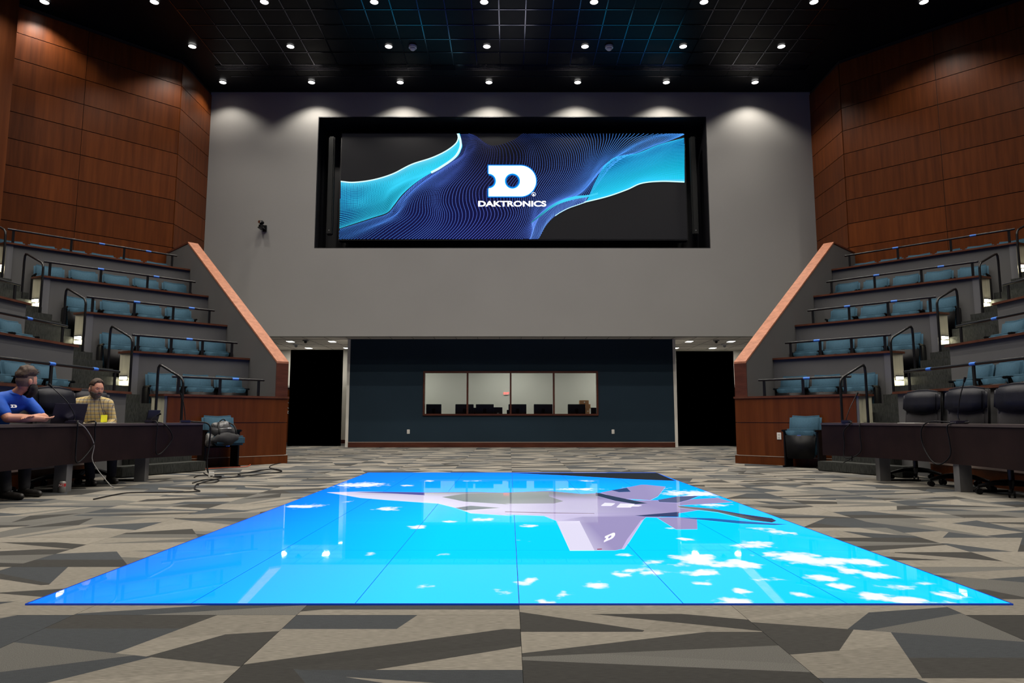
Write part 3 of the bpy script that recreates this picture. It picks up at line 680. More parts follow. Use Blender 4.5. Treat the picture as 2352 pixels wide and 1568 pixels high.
main = [K4((355, 1240), (500, 1195), (700, 1130), (850, 1080), (925, 1000), (1010, 890), (1150, 760), (1350, 620), (1540, 520), (1610, 430), (1610, 340), (1590, 250)),
        K4((345, 1340), (600, 1235), (800, 1155), (940, 1080), (1010, 950), (1130, 820), (1300, 690), (1500, 560), (1620, 480), (1650, 380), (1640, 300), (1625, 250)),
        K4((600, 1350), (820, 1200), (990, 1100), (1060, 970), (1140, 850), (1300, 720), (1480, 600), (1610, 500), (1670, 400), (1690, 330), (1670, 250)),
        K4((1000, 1350), (1200, 1200), (1280, 1080), (1270, 950), (1300, 830), (1420, 720), (1560, 600), (1660, 480), (1720, 400), (1720, 330), (1700, 260)),
        K4((1300, 1350), (1450, 1200), (1480, 1080), (1440, 950), (1480, 810), (1600, 680), (1700, 560), (1760, 460), (1790, 390), (1790, 330), (1760, 280)),
        K4((1600, 1350), (1750, 1200), (1800, 1080), (1760, 950), (1760, 820), (1850, 700), (1920, 600), (1940, 520), (1950, 460), (1950, 420), (1930, 380)),
        K4((1900, 1350), (2050, 1200), (2120, 1080), (2080, 950), (2100, 800), (2200, 660), (2240, 540), (2240, 450), (2210, 390), (2180, 350), (2150, 320)),
        K5((150, 1350), (260, 1200), (300, 1050), (280, 920), (330, 780), (420, 650), (430, 520), (390, 400), (340, 320), (300, 290), (250, 250)),
        K5((300, 1345), (370, 1120), (410, 1000), (470, 880), (560, 760), (640, 620), (640, 480), (590, 380), (530, 310), (490, 280), (440, 250)),
        K5((330, 1160), (420, 1070), (520, 980), (640, 880), (740, 760), (810, 650), (850, 520), (840, 420), (800, 330), (770, 290), (740, 250)),
        K5((480, 1020), (600, 950), (750, 880), (860, 770), (930, 650), (990, 520), (1030, 400), (1045, 330), (1045, 290), (1042, 270), (1040, 250)),
        K5((620, 950), (780, 890), (900, 790), (1000, 660), (1080, 550), (1170, 450), (1250, 360), (1300, 310), (1330, 290), (1350, 270), (1370, 250)),
        K5((900, 900), (960, 780), (1060, 590), (1180, 500), (1300, 430), (1450, 350), (1600, 290), (1680, 270), (1730, 260), (1760, 255), (1800, 250)),
        K5((1150, 520), (1250, 480), (1400, 450), (1500, 410), (1600, 370), (1680, 345), (1750, 320), (1800, 300), (1840, 285), (1860, 275), (1890, 262))]
def col_main(G_):
    x, y = G_[..., 0], G_[..., 1]
    fade = np.clip(1.25 - np.clip((1300 - np.abs(x - 1130) * 3.2 - (y - 307) * 6) / 900, 0, 1), .12, 1)
    edge = np.clip(np.abs(x - 1120) / 330, 0, 1)
    k = fade[..., None]
    return k * (np.array([.15, .22, 1.0]) * (1 - edge[..., None]) + np.array([.09, .40, 1.15]) * edge[..., None])
def col_bg(G_):
    x, y = G_[..., 0], G_[..., 1]
    g_ = np.clip((y - 330) / 160, .05, 1) * np.clip(1.2 - np.abs(x - 980) / 330, .12, 1) + .5 * np.exp(-((x - 1360) / 90) ** 2 - ((y - 410) / 60) ** 2)
    return g_[..., None] * np.array([.001, .002, .050])
LM = loft(main, 120, 125)
sheet('wave_glow', loft(main, 60, 50), col_bg, .002)
dots('wave_dots', LM, .0070, col_main, .006)
left = [K4((365, 745), (500, 755), (700, 730), (900, 670), (1100, 570), (1300, 505), (1450, 435), (1550, 360), (1580, 300), (1570, 250)),
        K4((365, 790), (500, 810), (700, 780), (900, 735), (1100, 640), (1300, 575), (1450, 500), (1560, 420), (1600, 330), (1590, 250)),
        K4((365, 900), (550, 920), (700, 870), (850, 820), (1050, 720), (1250, 650), (1400, 590), (1540, 500), (1600, 430), (1608, 330)),
        K4((365, 1040), (600, 1010), (780, 950), (880, 880), (1000, 800), (1150, 730), (1300, 650), (1420, 590), (1540, 510), (1605, 420)),
        K4((360, 1225), (500, 1180), (700, 1115), (845, 1065), (915, 990), (1000, 880), (1140, 752), (1300, 645), (1450, 560))]
def col_left(G_):
    n, m = G_.shape[:2]; f = np.linspace(0, 1, n)[:, None, None]; x = G_[..., 0][..., None]
    top = np.exp(-f * 14); a_ = np.clip((x - 800) / 180, 0, 1)
    return top * np.array([.9, 1, 1]) * 1.0 + (1 - top) * (np.array([.0, .04, .26]) * (1 - a_) + np.array([.0, .62, .75]) * a_) * np.clip(1.5 - f, .25, 1)
sheet('ribbon_left', loft(left, 40, 60), lambda G_: col_left(G_) * .75, .004)
dots('ribbon_dots_left', loft(left, 44, 150), .0085, lambda G_: np.broadcast_to(np.array([.04, .72, 1.05]), G_.shape[:2] + (3,)), .008)
right = [K5((1060, 590), (1180, 500), (1400, 460), (1600, 380), (1750, 335), (1890, 300)),
         K5((1000, 700), (1200, 610), (1400, 540), (1600, 470), (1750, 420), (1890, 410)),
         K5((950, 800), (1200, 700), (1400, 630), (1600, 560), (1750, 530), (1890, 520)),
         K5((910, 900), (1150, 800), (1400, 720), (1600, 660), (1750, 640), (1890, 630)),
         K5((880, 950), (1100, 880), (1300, 810), (1450, 750), (1650, 715), (1890, 705)),
         K5((860, 960), (1100, 900), (1300, 830), (1450, 765), (1650, 745), (1890, 752))]
def col_right(G_):
    n, m = G_.shape[:2]; f = np.linspace(0, 1, n)[:, None, None]
    g_ = np.clip(f * 1.25, 0, 1) ** 1.3
    return (np.array([.0, .05, .30]) * (1 - g_) + np.array([.0, .70, .82]) * g_) + np.clip(f * 6 - 5.1, 0, 1) * np.array([.8, .3, .2])
sheet('ribbon_right', loft(right, 40, 50), lambda G_: col_right(G_) * .85, .004)
dots('ribbon_dots_right', loft(right, 40, 130), .008, lambda G_: np.broadcast_to(np.array([.03, .62, 1.05]), G_.shape[:2] + (3,)), .008)
tail = [K5((320, 1160), (330, 1250), (300, 1345)), K5((370, 1115), (400, 1220), (380, 1345)), K5((440, 1060), (480, 1130), (465, 1200)),
        K5((540, 990), (560, 1060), (555, 1105)), K5((660, 940), (650, 1000), (650, 1050)), K5((800, 905), (760, 960), (740, 1005)), K5((900, 895), (880, 930), (870, 955))]
sheet('tail_glow', loft(tail, 30, 10), lambda G_: np.broadcast_to(np.array([.01, .02, .16]), G_.shape[:2] + (3,)), .0045)
dots('tail_dots', loft(tail, 46, 34), .0055, lambda G_: np.broadcast_to(np.array([.2, .45, 1.1]), G_.shape[:2] + (3,)), .009)
band = [K5((310, 1170), (400, 1088), (500, 1008), (600, 950), (750, 900), (900, 885), (1000, 860)), K5((318, 1172), (410, 1105), (510, 1030), (610, 975), (760, 930), (900, 905), (1000, 880))]
sheet('bright_band', loft(band, 6, 40), lambda G_: np.clip((G_[..., 0] - 1200) / 90, .1, 1)[..., None] * np.array([.05, .65, .95]), .010)
def line_strip(name, pts, wpx, colr, dy):
    P = resample(pts, 60); d = np.gradient(P, axis=0); nrm = np.c_[-d[:, 1], d[:, 0]] / np.hypot(d[:, 0], d[:, 1])[:, None]
    G_ = np.array([P + nrm * wpx / 2, P - nrm * wpx / 2]); sheet(name, G_, lambda q: np.broadcast_to(np.array(colr), q.shape[:2] + (3,)), dy)
line_strip('bright_edge', left[0], 2.6, (.8, 1.1, 1.1), .011)
line_strip('bright_edge', K4((1575, 250), (1600, 320), (1600, 400), (1540, 500), (1400, 600), (1300, 655)), 5.0, (.75, 1.1, 1.1), .011)
line_strip('bright_edge', right[-1], 2.6, (.7, 1.1, 1.1), .011)
line_strip('bright_edge', K5((560, 1100), (620, 1060), (700, 1020), (800, 985), (900, 950)), 1.8, (.6, .95, 1.1), .011)
# logo: D with a bite and a hole, outline cells
def arc(cx, cy, r, a0, a1, n=24): return [(cx + r * math.cos(a0 + (a1 - a0) * k / n), cy + r * math.sin(a0 + (a1 - a0) * k / n)) for k in range(n + 1)]
def logo_polys():   # company D in crop pixels (c4): upper and lower half as thin columns
    def yo(x): return 742 - (157 if x <= 2222 else math.sqrt(max(0, 157 ** 2 - (x - 2222) ** 2)))
    def yi(x):
        if x < 1968: return 742 - math.sqrt(max(0, 76 ** 2 - (x - 1892) ** 2))
        if 2058 < x < 2216: return 742 - math.sqrt(max(0, 79 ** 2 - (x - 2137) ** 2))
        return 742
    xs = sorted(set([1892 + 76 * math.sin(PI / 2 * k / 10) for k in range(11)] + [2137 - 79 * math.cos(PI * k / 20) for k in range(21)] + [2222] + [2222 + 157 * math.sin(PI / 2 * k / 14) for k in range(15)]))
    out = []
    for a_, b_ in zip(xs[:-1], xs[1:]):
        if b_ - a_ < .01: continue
        q = [(a_, yo(a_)), (b_, yo(b_) if b_ < 2378.9 else 741.9), (b_, yi(b_)), (a_, yi(a_))]
        if b_ > 2378.9: q = [(a_, yo(a_)), (b_, 742), (a_, 742)]
        out += [q, [(x, 1484 - y) for x, y in q]]
    return out
def flat_px(name, polys, mat, parent, plane, colr=None):
    bm = bmesh.new(); cl = bm.loops.layers.float_color.new('Col') if colr else None
    for p in polys:
        f = bm.faces.new([bm.verts.new(plane(q)) for q in p])
        if cl:
            for lp in f.loops: lp[cl] = (*colr, 1)
    bmesh.ops.triangulate(bm, faces=bm.faces[:], ngon_method='EAR_CLIP')
    me = bpy.data.meshes.new(name); bm.to_mesh(me); bm.free(); me.materials.append(mat); return link(name, me, parent)
M['logo_white'] = plain('logo_white', (.8, .8, .8), .5, emit=(1, 1, 1), es=1.3)
flat_px('logo_mark', logo_polys(), M['logo_white'], disp, lambda q: at_y(*c4(q), YD - .016))
def ring_q(cx, cy, r0, r1, a0, a1, n=28):
    A_, B_ = arc(cx, cy, r0, a0, a1, n), arc(cx, cy, r1, a0, a1, n); return [[A_[k], A_[k + 1], B_[k + 1], B_[k]] for k in range(n)]
for g0, g1, cc_ in ((0, 6, (.0, .45, 1.1)), (6, 13, (.0, .12, .60))):
    halo = [[(1892 - g1, 585 - g1), (2222, 585 - g1), (2222, 585 - g0), (1892 - g1, 585 - g0)], [(1892 - g1, 900 + g0), (2222, 900 + g0), (2222, 900 + g1), (1892 - g1, 900 + g1)]]
    halo += ring_q(2222, 742.5, 157 + g0, 157 + g1, -PI / 2, PI / 2)
    halo += [[(1892 - g1, 585), (1892 - g0, 585), (1892 - g0, 666), (1892 - g1, 666)], [(1892 - g1, 819), (1892 - g0, 819), (1892 - g0, 900), (1892 - g1, 900)]]
    halo += ring_q(2137, 742, 79 - g0 * 1.6, 79 - g1 * 1.6, 0, 2 * PI) + ring_q(1892, 742, 76 - g0 * 1.6, 76 - g1 * 1.6, -PI / 2, PI / 2)
    flat_px('logo_halo', halo, M['display'], disp, lambda q: at_y(*c4(q), YD - .013), cc_)
tm = text_mesh('DAKTRONICS', .196, .006, 1.52, 1.0); tm.materials.clear(); tm.materials.append(M['logo_white'])
q = at_y(1176, 473.6, YD - .016); to = link('logo_lettering', tm, disp, q); to.rotation_euler = (PI / 2, 0, 0)
xsz = [v.co.x for v in tm.vertices]; k_ = (at_y(1254, 470, YD).x - at_y(1098, 470, YD).x) / (max(xsz) - min(xsz)); to.scale = (k_, 1.12, 1)
rm = text_mesh('R', .075, .002); rm.materials.clear(); rm.materials.append(M['logo_white']); q = at_y(1225.8, 449, YD - .016); ro = link('registered_mark', rm, disp, q); ro.rotation_euler = (PI / 2, 0, 0)
q = at_y(1225.8, 446, YD - .016); ring = [(q.x + .055 * math.cos(2 * PI * k / 24), q.y, q.z + .055 * math.sin(2 * PI * k / 24)) for k in range(25)]
MB().tube(ring, .005, 6, False).build('registered_ring', M['logo_white'], disp)
# line-array columns beside the display
for nm, x, y0, y1 in (('left', 757, 315, 540), ('right', 1597, 315, 540)):
    a = at_y(x, y1, 18.80); c = at_y(x, y0, 18.80)
    sp = empty('column_speaker', (a.x, 18.80, a.z)); tag(sp, 'tall slim black column speaker %s of the video wall' % nm, 'speaker', 'column speakers in the display recess')
    MB().box((0, 0, (c.z - a.z) / 2), (.17, .16, c.z - a.z)).build('speaker_body', plain('speaker_black', (.006, .007, .007), .5, spec=.3), sp, bevel=.03)
    for zz in (.25, 1.2): MB().box((.0, .10, zz), (.06, .08, .05)).build('bracket', M['black_metal'], sp)
    MB().sphere((0, -.085, .12), .012, 8, 6).build('power_lamp', M['white_plastic'], sp)

# =================================================================== LED FLOOR
lf = empty('video_floor', (0, 0, 0)); tag(lf, 'large glossy video floor showing blue sky, clouds and a grey jet', 'display')
def led_mat():
    m, n, l, b = new_mat('led_sky')
    b.inputs['Base Color'].default_value = (.004, .006, .01, 1); b.inputs['Roughness'].default_value = .02; b.inputs['Specular IOR Level'].default_value = .36
    a = n.new('ShaderNodeVertexColor'); a.layer_name = 'Col'
    geo = n.new('ShaderNodeNewGeometry'); mp = n.new('ShaderNodeMapping'); mp.inputs['Scale'].default_value = (1.0, .8, 1); l.new(geo.outputs['Position'], mp.inputs[0])
    t = n.new('ShaderNodeTexNoise'); t.inputs["Scale"].default_value = 9.0; t.inputs["Detail"].default_value = 6; t.inputs['Roughness'].default_value = .55
    l.new(mp.outputs[0], t.inputs['Vector'])
    # cloud = smoothstep(noise + mask)
    ad = n.new('ShaderNodeMath'); ad.operation = 'ADD'; l.new(t.outputs[0], ad.inputs[0]); l.new(a.outputs[1], ad.inputs[1])
    sm = n.new('ShaderNodeMapRange'); sm.interpolation_type = 'SMOOTHSTEP'; sm.inputs[1].default_value = .80; sm.inputs[2].default_value = 1.02; l.new(ad.outputs[0], sm.inputs[0])
    mx = n.new('ShaderNodeMix'); mx.data_type = 'RGBA'; l.new(sm.outputs[0], mx.inputs[0]); l.new(a.outputs[0], mx.inputs[6]); mx.inputs[7].default_value = (.95, 1.0, 1.8, 1)
    l.new(mx.outputs[2], b.inputs['Emission Color']); b.inputs['Emission Strength'].default_value = LED_E
    return m
M['led'] = led_mat(); LT = .006
clouds = [(830, 1113, 60, 6, .8), (700, 1162, 45, 5, .8), (935, 1114, 25, 3, .5), (892, 1169, 32, 5, .75), (800, 1151, 18, 3, .5), (985, 1104, 22, 2, .5), (1090, 1104, 30, 2, .5), (960, 1211, 22, 6, .7),
          (1030, 1198, 28, 3, .6), (1110, 1193, 38, 4, .65), (1215, 1207, 30, 4, .6), (845, 1272, 24, 4, .5), (1018, 1273, 16, 4, .5), (985, 1347, 14, 7, .6), (1160, 1357, 26, 8, .75), (1210, 1334, 16, 8, .7),
          (1255, 1383, 32, 8, .75), (1300, 1364, 24, 7, .6), (1370, 1345, 42, 9, .6), (1205, 1240, 14, 3, .5), (1436, 1273, 22, 4, .6), (1475, 1312, 46, 8, .75), (1500, 1290, 30, 7, .7), (1435, 1320, 40, 6, .6),
          (1600, 1285, 60, 14, .95), (1690, 1295, 55, 10, .85), (1575, 1238, 18, 5, .6), (1610, 1316, 50, 9, .8), (1690, 1385, 50, 14, .9), (1700, 1357, 22, 8, .7), (1610, 1340, 22, 6, .6), (1730, 1250, 55, 8, .7),
          (1790, 1222, 40, 6, .65), (1830, 1280, 70, 14, .9), (1900, 1290, 60, 12, .85), (1985, 1290, 45, 9, .8), (1890, 1328, 40, 10, .75), (1950, 1312, 35, 9, .75), (2010, 1320, 45, 10, .8), (1930, 1345, 40, 10, .7),
          (2000, 1365, 45, 12, .8), (2060, 1345, 40, 9, .65), (2120, 1340, 30, 7, .6), (2090, 1380, 55, 10, .8), (2180, 1365, 40, 9, .7), (2200, 1383, 40, 6, .6), (1840, 1365, 30, 8, .55), (1770, 1330, 40, 7, .5),
          (1600, 1133, 90, 7, .8), (1740, 1214, 40, 4, .5), (1550, 1212, 24, 3, .5), (1480, 1121, 60, 4, .6), (1350, 1104, 25, 2, .5), (1330, 1123, 70, 3, .6), (1640, 1160, 50, 5, .5)]
CL = [(at_z(x, y, LT), at_z(x + w_, y, LT), at_z(x, y - h_, LT), at_z(x, y + h_, LT), s_) for x, y, w_, h_, s_ in clouds]
def led_field(X, Y):
    m = np.zeros_like(X)
    for c0, cx_, cu_, cd_, s_ in CL:
        rx = max(abs(cx_.x - c0.x), .06) * 1.1; ry = max((cu_.y - cd_.y) / 2, .05) * 1.2
        m = np.maximum(m, (.25 + s_ * .42) * np.exp(-(((X - c0.x) / rx) ** 2 + ((Y - c0.y) / ry) ** 2) * .8))
    fx = (X - LX0) / (LX1 - LX0); fy = (Y - LY0) / (LY1 - LY0)
    base_l = np.array([.006, .25, 2.8]); base_r = np.array([.0, .72, 3.6]); far = np.array([.0, .25, 2.2])
    k = np.clip(fx * 2.6, 0, 1)[..., None]; q = np.clip((fy - .32) / .68, 0, 1)[..., None] ** 1.2
    near = base_l * (1 - k) + base_r * k
    return (near * (1 - q) + far * q), m
NX, NY = 6, 6
for i in range(NX):
    for j in range(NY):
        gx_ = .002; gy_ = .0009 if j != 0 else .0012
        x0 = LX0 + (LX1 - LX0) * i / NX + gx_; x1 = LX0 + (LX1 - LX0) * (i + 1) / NX - gx_
        y0 = LY0 + (LY1 - LY0) * j / NY + gy_; y1 = LY0 + (LY1 - LY0) * (j + 1) / NY - gy_
        xs_ = np.linspace(x0, x1, 15); ys_ = np.linspace(y0, y1, 25); X, Y = np.meshgrid(xs_, ys_, indexing='ij')
        c_, m_ = led_field(X, Y); V = np.stack([X, Y, np.full_like(X, LT)], -1).reshape(-1, 3); idx = np.arange(15 * 25).reshape(15, 25)
        Fc = np.stack([idx[:-1, :-1], idx[1:, :-1], idx[1:, 1:], idx[:-1, 1:]], -1).reshape(-1, 4)
        o = emit_mesh('floor_panel', V, Fc, c_.reshape(-1, 3), M['led'], lf)
        al = np.c_[c_.reshape(-1, 3), m_.reshape(-1)].astype(np.float32); o.data.color_attributes['Col'].data.foreach_set('color', al.ravel())
MB().mm((LX0 - .004, LY0 - .004, .0), (LX1 + .004, LY1 + .004, LT - .003)).build('panel_base', plain('led_edge', (.01, .03, .12), .3, emit=(.0, .01, .06), es=1.0), lf)
b = MB()
for A_, B_ in (((LX0 - .005, LY0 - .005), (LX1 + .005, LY0)), ((LX0 - .005, LY1), (LX1 + .005, LY1 + .005)), ((LX0 - .005, LY0), (LX0, LY1)), ((LX1, LY0), (LX1 + .005, LY1))): b.mm((*A_, 0), (*B_, LT + .001))
b.build('edge_frame', plain('led_rim', (.006, .02, .10), .35, emit=(.0, .025, .22), es=1.0), lf)
# jet artwork: flat picture pieces shown on the floor (photo pixels projected to the floor plane)
def art(name, pts, colr, lift, mat='floor_art'):
    out = []
    for q in pts:
        p = at_z(q[0], q[1], LT); p.x = min(max(p.x, LX0 + .005), LX1 - .005); p.y = min(max(p.y, LY0 + .005), LY1 - .004); p.z = LT + lift; out.append(p)
    bm = bmesh.new(); cl = bm.loops.layers.float_color.new('Col')
    f = bm.faces.new([bm.verts.new(p) for p in out]); 
    for k, lp in enumerate(f.loops):
        cc_ = colr[k % len(colr)] if isinstance(colr[0], tuple) else colr
        lp[cl] = (*cc_, 1)
    bmesh.ops.triangulate(bm, faces=bm.faces[:], ngon_method='EAR_CLIP'); bm.normal_update()
    for f in bm.faces:
        if f.normal.z < 0: f.normal_flip()
    me = bpy.data.meshes.new(name); bm.to_mesh(me); bm.free(); me.materials.append(M[mat]); return link(name, me, lf)
def z1(p): return (560 + p[0] / 3.36, 1070 + p[1] / 3.36)
def z2(p): return (1160 + p[0] / 3.36, 1070 + p[1] / 3.36)
LIL = (.36, .31, .56); PALE = (.66, .60, .86); GREY = (.20, .21, .27); DK = (.03, .05, .10); WHT = (.80, .76, .95)
art('jet_body', [z1(p) for p in ((640, 203), (900, 197), (1395, 203), (1800, 200), (1990, 205), (2352, 192))] + [z2(p) for p in ((600, 215), (760, 205), (1000, 265), (1340, 262), (1640, 245), (1760, 280), (1340, 305), (1560, 330), (1340, 365), (1170, 398), (1080, 395), (1000, 392), (400, 425), (300, 385), (0, 375))] + [z1(p) for p in ((2080, 385), (1750, 365), (1660, 330), (1500, 290), (1100, 262), (900, 245), (760, 222))], [WHT, PALE, GREY, GREY, GREY, GREY] + [GREY, LIL, LIL, LIL, LIL, LIL, LIL, LIL, LIL, LIL, LIL, LIL, PALE, PALE, PALE] + [PALE, WHT, WHT, WHT, WHT, WHT, WHT], .0008)
art('jet_top_shade', [z1(p) for p in ((830, 203), (1100, 200), (1395, 205), (1395, 226), (1100, 210))], (.10, .10, .36), .0014)
art('jet_canopy', [z1(p) for p in ((1530, 240), (1700, 215), (1960, 208), (2352, 200))] + [z2(p) for p in ((340, 235), (450, 272), (380, 290), (0, 292))] + [z1(p) for p in ((2080, 300), (1700, 275))], [(.19, .24, .26), (.24, .26, .27), (.22, .27, .28), (.25, .28, .30), (.20, .24, .26), (.25, .26, .3), (.3, .3, .36), (.28, .3, .34), (.26, .28, .3), (.2, .25, .27)], .0014)
art('jet_wing', [z2(p) for p in ((395, 425), (600, 392), (1000, 392), (1090, 395), (1040, 440), (940, 590), (905, 640), (850, 652), (500, 652))], [PALE, LIL, LIL, LIL, LIL, LIL, LIL, LIL, WHT], .0014)
art('wing_flap', [z2(p) for p in ((405, 428), (575, 425), (690, 652), (500, 652))], WHT, .0020)
art('wing_edge', [z2(p) for p in ((1050, 420), (1070, 412), (960, 585), (920, 640), (900, 642), (940, 570))], (.62, .52, .85), .0020)
art('jet_fin', [z2(p) for p in ((740, 205), (1050, 145), (1090, 145), (1240, 160), (1180, 235), (1120, 265), (860, 250))], [LIL, LIL, (.30, .28, .5), (.42, .36, .62), (.36, .3, .5), LIL, LIL], .0020)
art('fin_shadow', [z2(p) for p in ((820, 188), (940, 170), (970, 200), (880, 203))], (.03, .07, .20), .0026)
art('fuselage_shadow', [z2(p) for p in ((700, 205), (860, 240), (1100, 290), (1010, 296), (850, 270), (700, 228))], DK, .0026)
art('tail_shadow', [z2(p) for p in ((1180, 262), (1330, 236), (1500, 232), (1420, 262), (1330, 285), (1190, 280))], (.10, .12, .25), .0026)
art('jet_tailplane', [z2(p) for p in ((1170, 398), (1260, 395), (1480, 400), (1485, 488), (1320, 490))], LIL, .0014)
art('intake_shadow', [z2(p) for p in ((1000, 385), (1340, 356), (1340, 395), (1080, 392))], (.04, .06, .16), .0026)
art('engine_boom', [z2(p) for p in ((1335, 308), (1600, 330), (1830, 372), (2060, 405), (2095, 425), (2060, 438), (1900, 420), (1640, 358), (1340, 322))], [(.2, .2, .2), (.2, .2, .22), DK, DK, DK, DK, DK, (.22, .22, .2), (.25, .25, .25)], .0026)
art('missile_rail', [z2(p) for p in ((1330, 398), (1600, 405), (1850, 428), (2180, 452), (2080, 458), (1800, 445), (1500, 415))], (.02, .16, .45), .0020)
art('nose_patch', [z1(p) for p in ((1630, 325), (1750, 308), (1980, 325), (1700, 345))], (.20, .24, .28), .0026)
for k, (x0, y0, x1, y1) in enumerate(((740, 285, 850, 306), (860, 290, 1000, 318), (950, 300, 1060, 310))):
    art('belly_marking', [z2(p) for p in ((x0, y1), (x0 + 30, y0), (x1, y0 + 4), (x1 - 30, y1))], (.9, .88, 1.0), .0032)
art('belly_line', [z2(p) for p in ((0, 352), (300, 360), (690, 366), (690, 372), (300, 368), (0, 358))], (.3, .24, .36), .0026)
art('tip_mark', [z2(p) for p in ((710, 642), (745, 640), (750, 646), (712, 649))], (.3, .03, .06), .0026)
em = [[(762, 545), (800, 517), (850, 520)] + [(848, 548), (790, 572), (768, 570)]]
flat_px('wing_emblem', [[(808 + (x - 2135) * .17 - (y - 742) * .03, 545 - (x - 2135) * .075 + (y - 742) * .14) for x, y in q] for q in logo_polys()], M['floor_art'], lf, lambda q: at_z(*z2(q), LT + .003), (1, 1, 1))
# screen corner showing black
art('dark_corner', [(1165, 1086), (1520, 1085.6), (1553, 1104.5), (1440, 1100), (1300, 1092)], (.022, .024, .028), .0020)

# =================================================================== LIGHTS
ring_me = None
def downlight_proto():
    r = empty('ceiling_downlight')
    pts = [(.095 * math.cos(2 * PI * k / 20), .095 * math.sin(2 * PI * k / 20), -.006) for k in range(21)]
    MB().tube(pts, .010, 6, False).build('trim_ring', M['black_metal'], r)
    MB().cyl((0, 0, -.012), (0, 0, .0), .088, 20).build('lens', M['lens'], r)
    return r
DL = downlight_proto(); usedDL = False
lamp = bpy.data.lights.new('downlight_lamp', 'SPOT'); lamp.energy = DOWN_W; lamp.color = DOWN_COL; lamp.spot_size = math.radians(122); lamp.spot_blend = .55; lamp.shadow_soft_size = .08
rown = ['nearest', 'second', 'third', 'fourth', 'fifth', 'sixth', 'seventh', 'eighth', 'ninth']
for j, y in enumerate([22.4 * .8 - 1.83 * k for k in range(9)]):
    ks = range(-3, 4) if j < 2 else range(-4, 5)
    if j > 2: ks = range(-4, 5)
    for q, k in enumerate(ks):
        x = (-.69 + 3.06 * k) * .8 + CAMX
        if abs(x) > 11.4: continue
        o = DL if not usedDL else copy_tree(DL); usedDL = True
        o.location = (x, y, CEIL - .006)
        tag(o, 'round recessed ceiling downlight, %s from the left in the %s row from the rear wall' % (ORD[q], 'first' if j == 0 else rown[j]), 'light', 'recessed downlights of the black ceiling')
        lo = bpy.data.objects.new('downlight_lamp', lamp); COL.objects.link(lo); lo.parent = o; lo.location = (0, 0, -.03)
# corridor fixtures
lh = bpy.data.lights.new('corridor_lamp', 'AREA'); lh.size = .16; lh.energy = HALL_W; lh.color = (1, .95, .86)
hl = [(667, 784), (763, 784), (709, 799), (797, 799), (1583, 784), (1679, 784), (1637, 799), (1551, 799)]
names = ['front left', 'front right', 'rear left', 'rear right', 'front left', 'front right', 'rear right', 'rear left']
for i, (x, y) in enumerate(hl):
    p = at_z(x, y, 3.045); o = empty('corridor_light', (p.x, p.y, 3.045))
    tag(o, 'small square lit fixture, %s one in the %s corridor ceiling' % (names[i], 'left' if i < 4 else 'right'), 'light', 'square corridor ceiling lights')
    MB().box((0, 0, -.004), (.17, .26, .012)).build('lens', M['lens_hall'], o); MB().box((0, 0, .0), (.2, .29, .008)).build('trim_frame', M['white_plastic'], o)
    if i in (0, 1, 4, 5, 2, 6): lo = bpy.data.objects.new('corridor_lamp', lh); COL.objects.link(lo); lo.location = (0, 0, -.03); lo.parent = o
lr = bpy.data.lights.new('room_lamp', 'AREA'); lr.shape = 'RECTANGLE'; lr.size = 1.2; lr.size_y = .6; lr.energy = ROOM_W; lr.color = (.98, 1, .92)
for i, x in enumerate((-3.2, 0, 3.2)):
    o = empty('panel_light', (x, 20.9, 2.745)); tag(o, 'flat ceiling panel light in the control room, %s' % ('left', 'middle', 'right')[i], 'light', 'control room ceiling lights')
    MB().box((0, 0, -.01), (1.2, .6, .02)).build('diffuser', M['lens_hall'], o)
    lo = bpy.data.objects.new('room_lamp', lr); COL.objects.link(lo); lo.location = (0, 0, -.03); lo.parent = o

# =================================================================== CEILING AND WALL DEVICES
for i, (x, y) in enumerate(((948, 106), (1399, 106))):
    p = at_z(x, y, CEIL - .005); o = empty('ceiling_detector', p); tag(o, 'small white detector on the black ceiling, %s one' % ('left', 'right')[i], 'detector', 'detectors on the black ceiling')
    MB().cyl((0, 0, -.05), (0, 0, 0), .10, 16, .10).build('base_disc', M['white_plastic'], o); MB().sphere((0, 0, -.07), (.07, .07, .05), 12, 8).build('dome', M['white_plastic'], o)
for i, (x, y, kind) in enumerate(((702, 781, 'd'), (680, 791, 's'), (1645, 781, 'd'), (1664, 791, 's'))):
    p = at_z(x, y, 3.045); o = empty('smoke_detector' if kind == 's' else 'ceiling_camera', (p.x, p.y, 3.045))
    tag(o, '%s on the %s corridor ceiling' % ('flat grey smoke detector' if kind == 's' else 'small dark dome camera', 'left' if i < 2 else 'right'), 'detector' if kind == 's' else 'camera')
    MB().cyl((0, 0, -.03), (0, 0, 0), .09, 16).build('base_disc', M['white_plastic'] if kind == 's' else M['leg_grey'], o); MB().sphere((0, 0, -.04), .05, 10, 8).build('dome', M['leg_grey'] if kind == 's' else M['black_plastic'], o)
p = at_y(605, 523, YG - .02); o = empty('wall_camera', (p.x, YG, p.z)); tag(o, 'small black pan-tilt camera bracketed on the rear wall left of the display', 'camera')
MB().box((.04, -.02, -.02), (.10, .04, .18)).build('wall_bracket', M['black_metal'], o); MB().box((0, -.14, -.05), (.14, .24, .03)).build('arm', M['black_metal'], o)
MB().cyl((0, -.18, -.035), (0, -.18, .03), .07, 16).build('base', M['black_plastic'], o); MB().box((0, -.18, .10), (.13, .14, .11), .2).build('camera_head', M['black_plastic'], o, bevel=.03, smooth=True)
MB().cyl((-.02, -.25, .10), (-.03, -.28, .10), .04, 14).build('lens', M['chrome'], o); MB().sphere((-.04, -.155, 0), .018, 8, 6).build('status_lamp', M['white_plastic'], o)
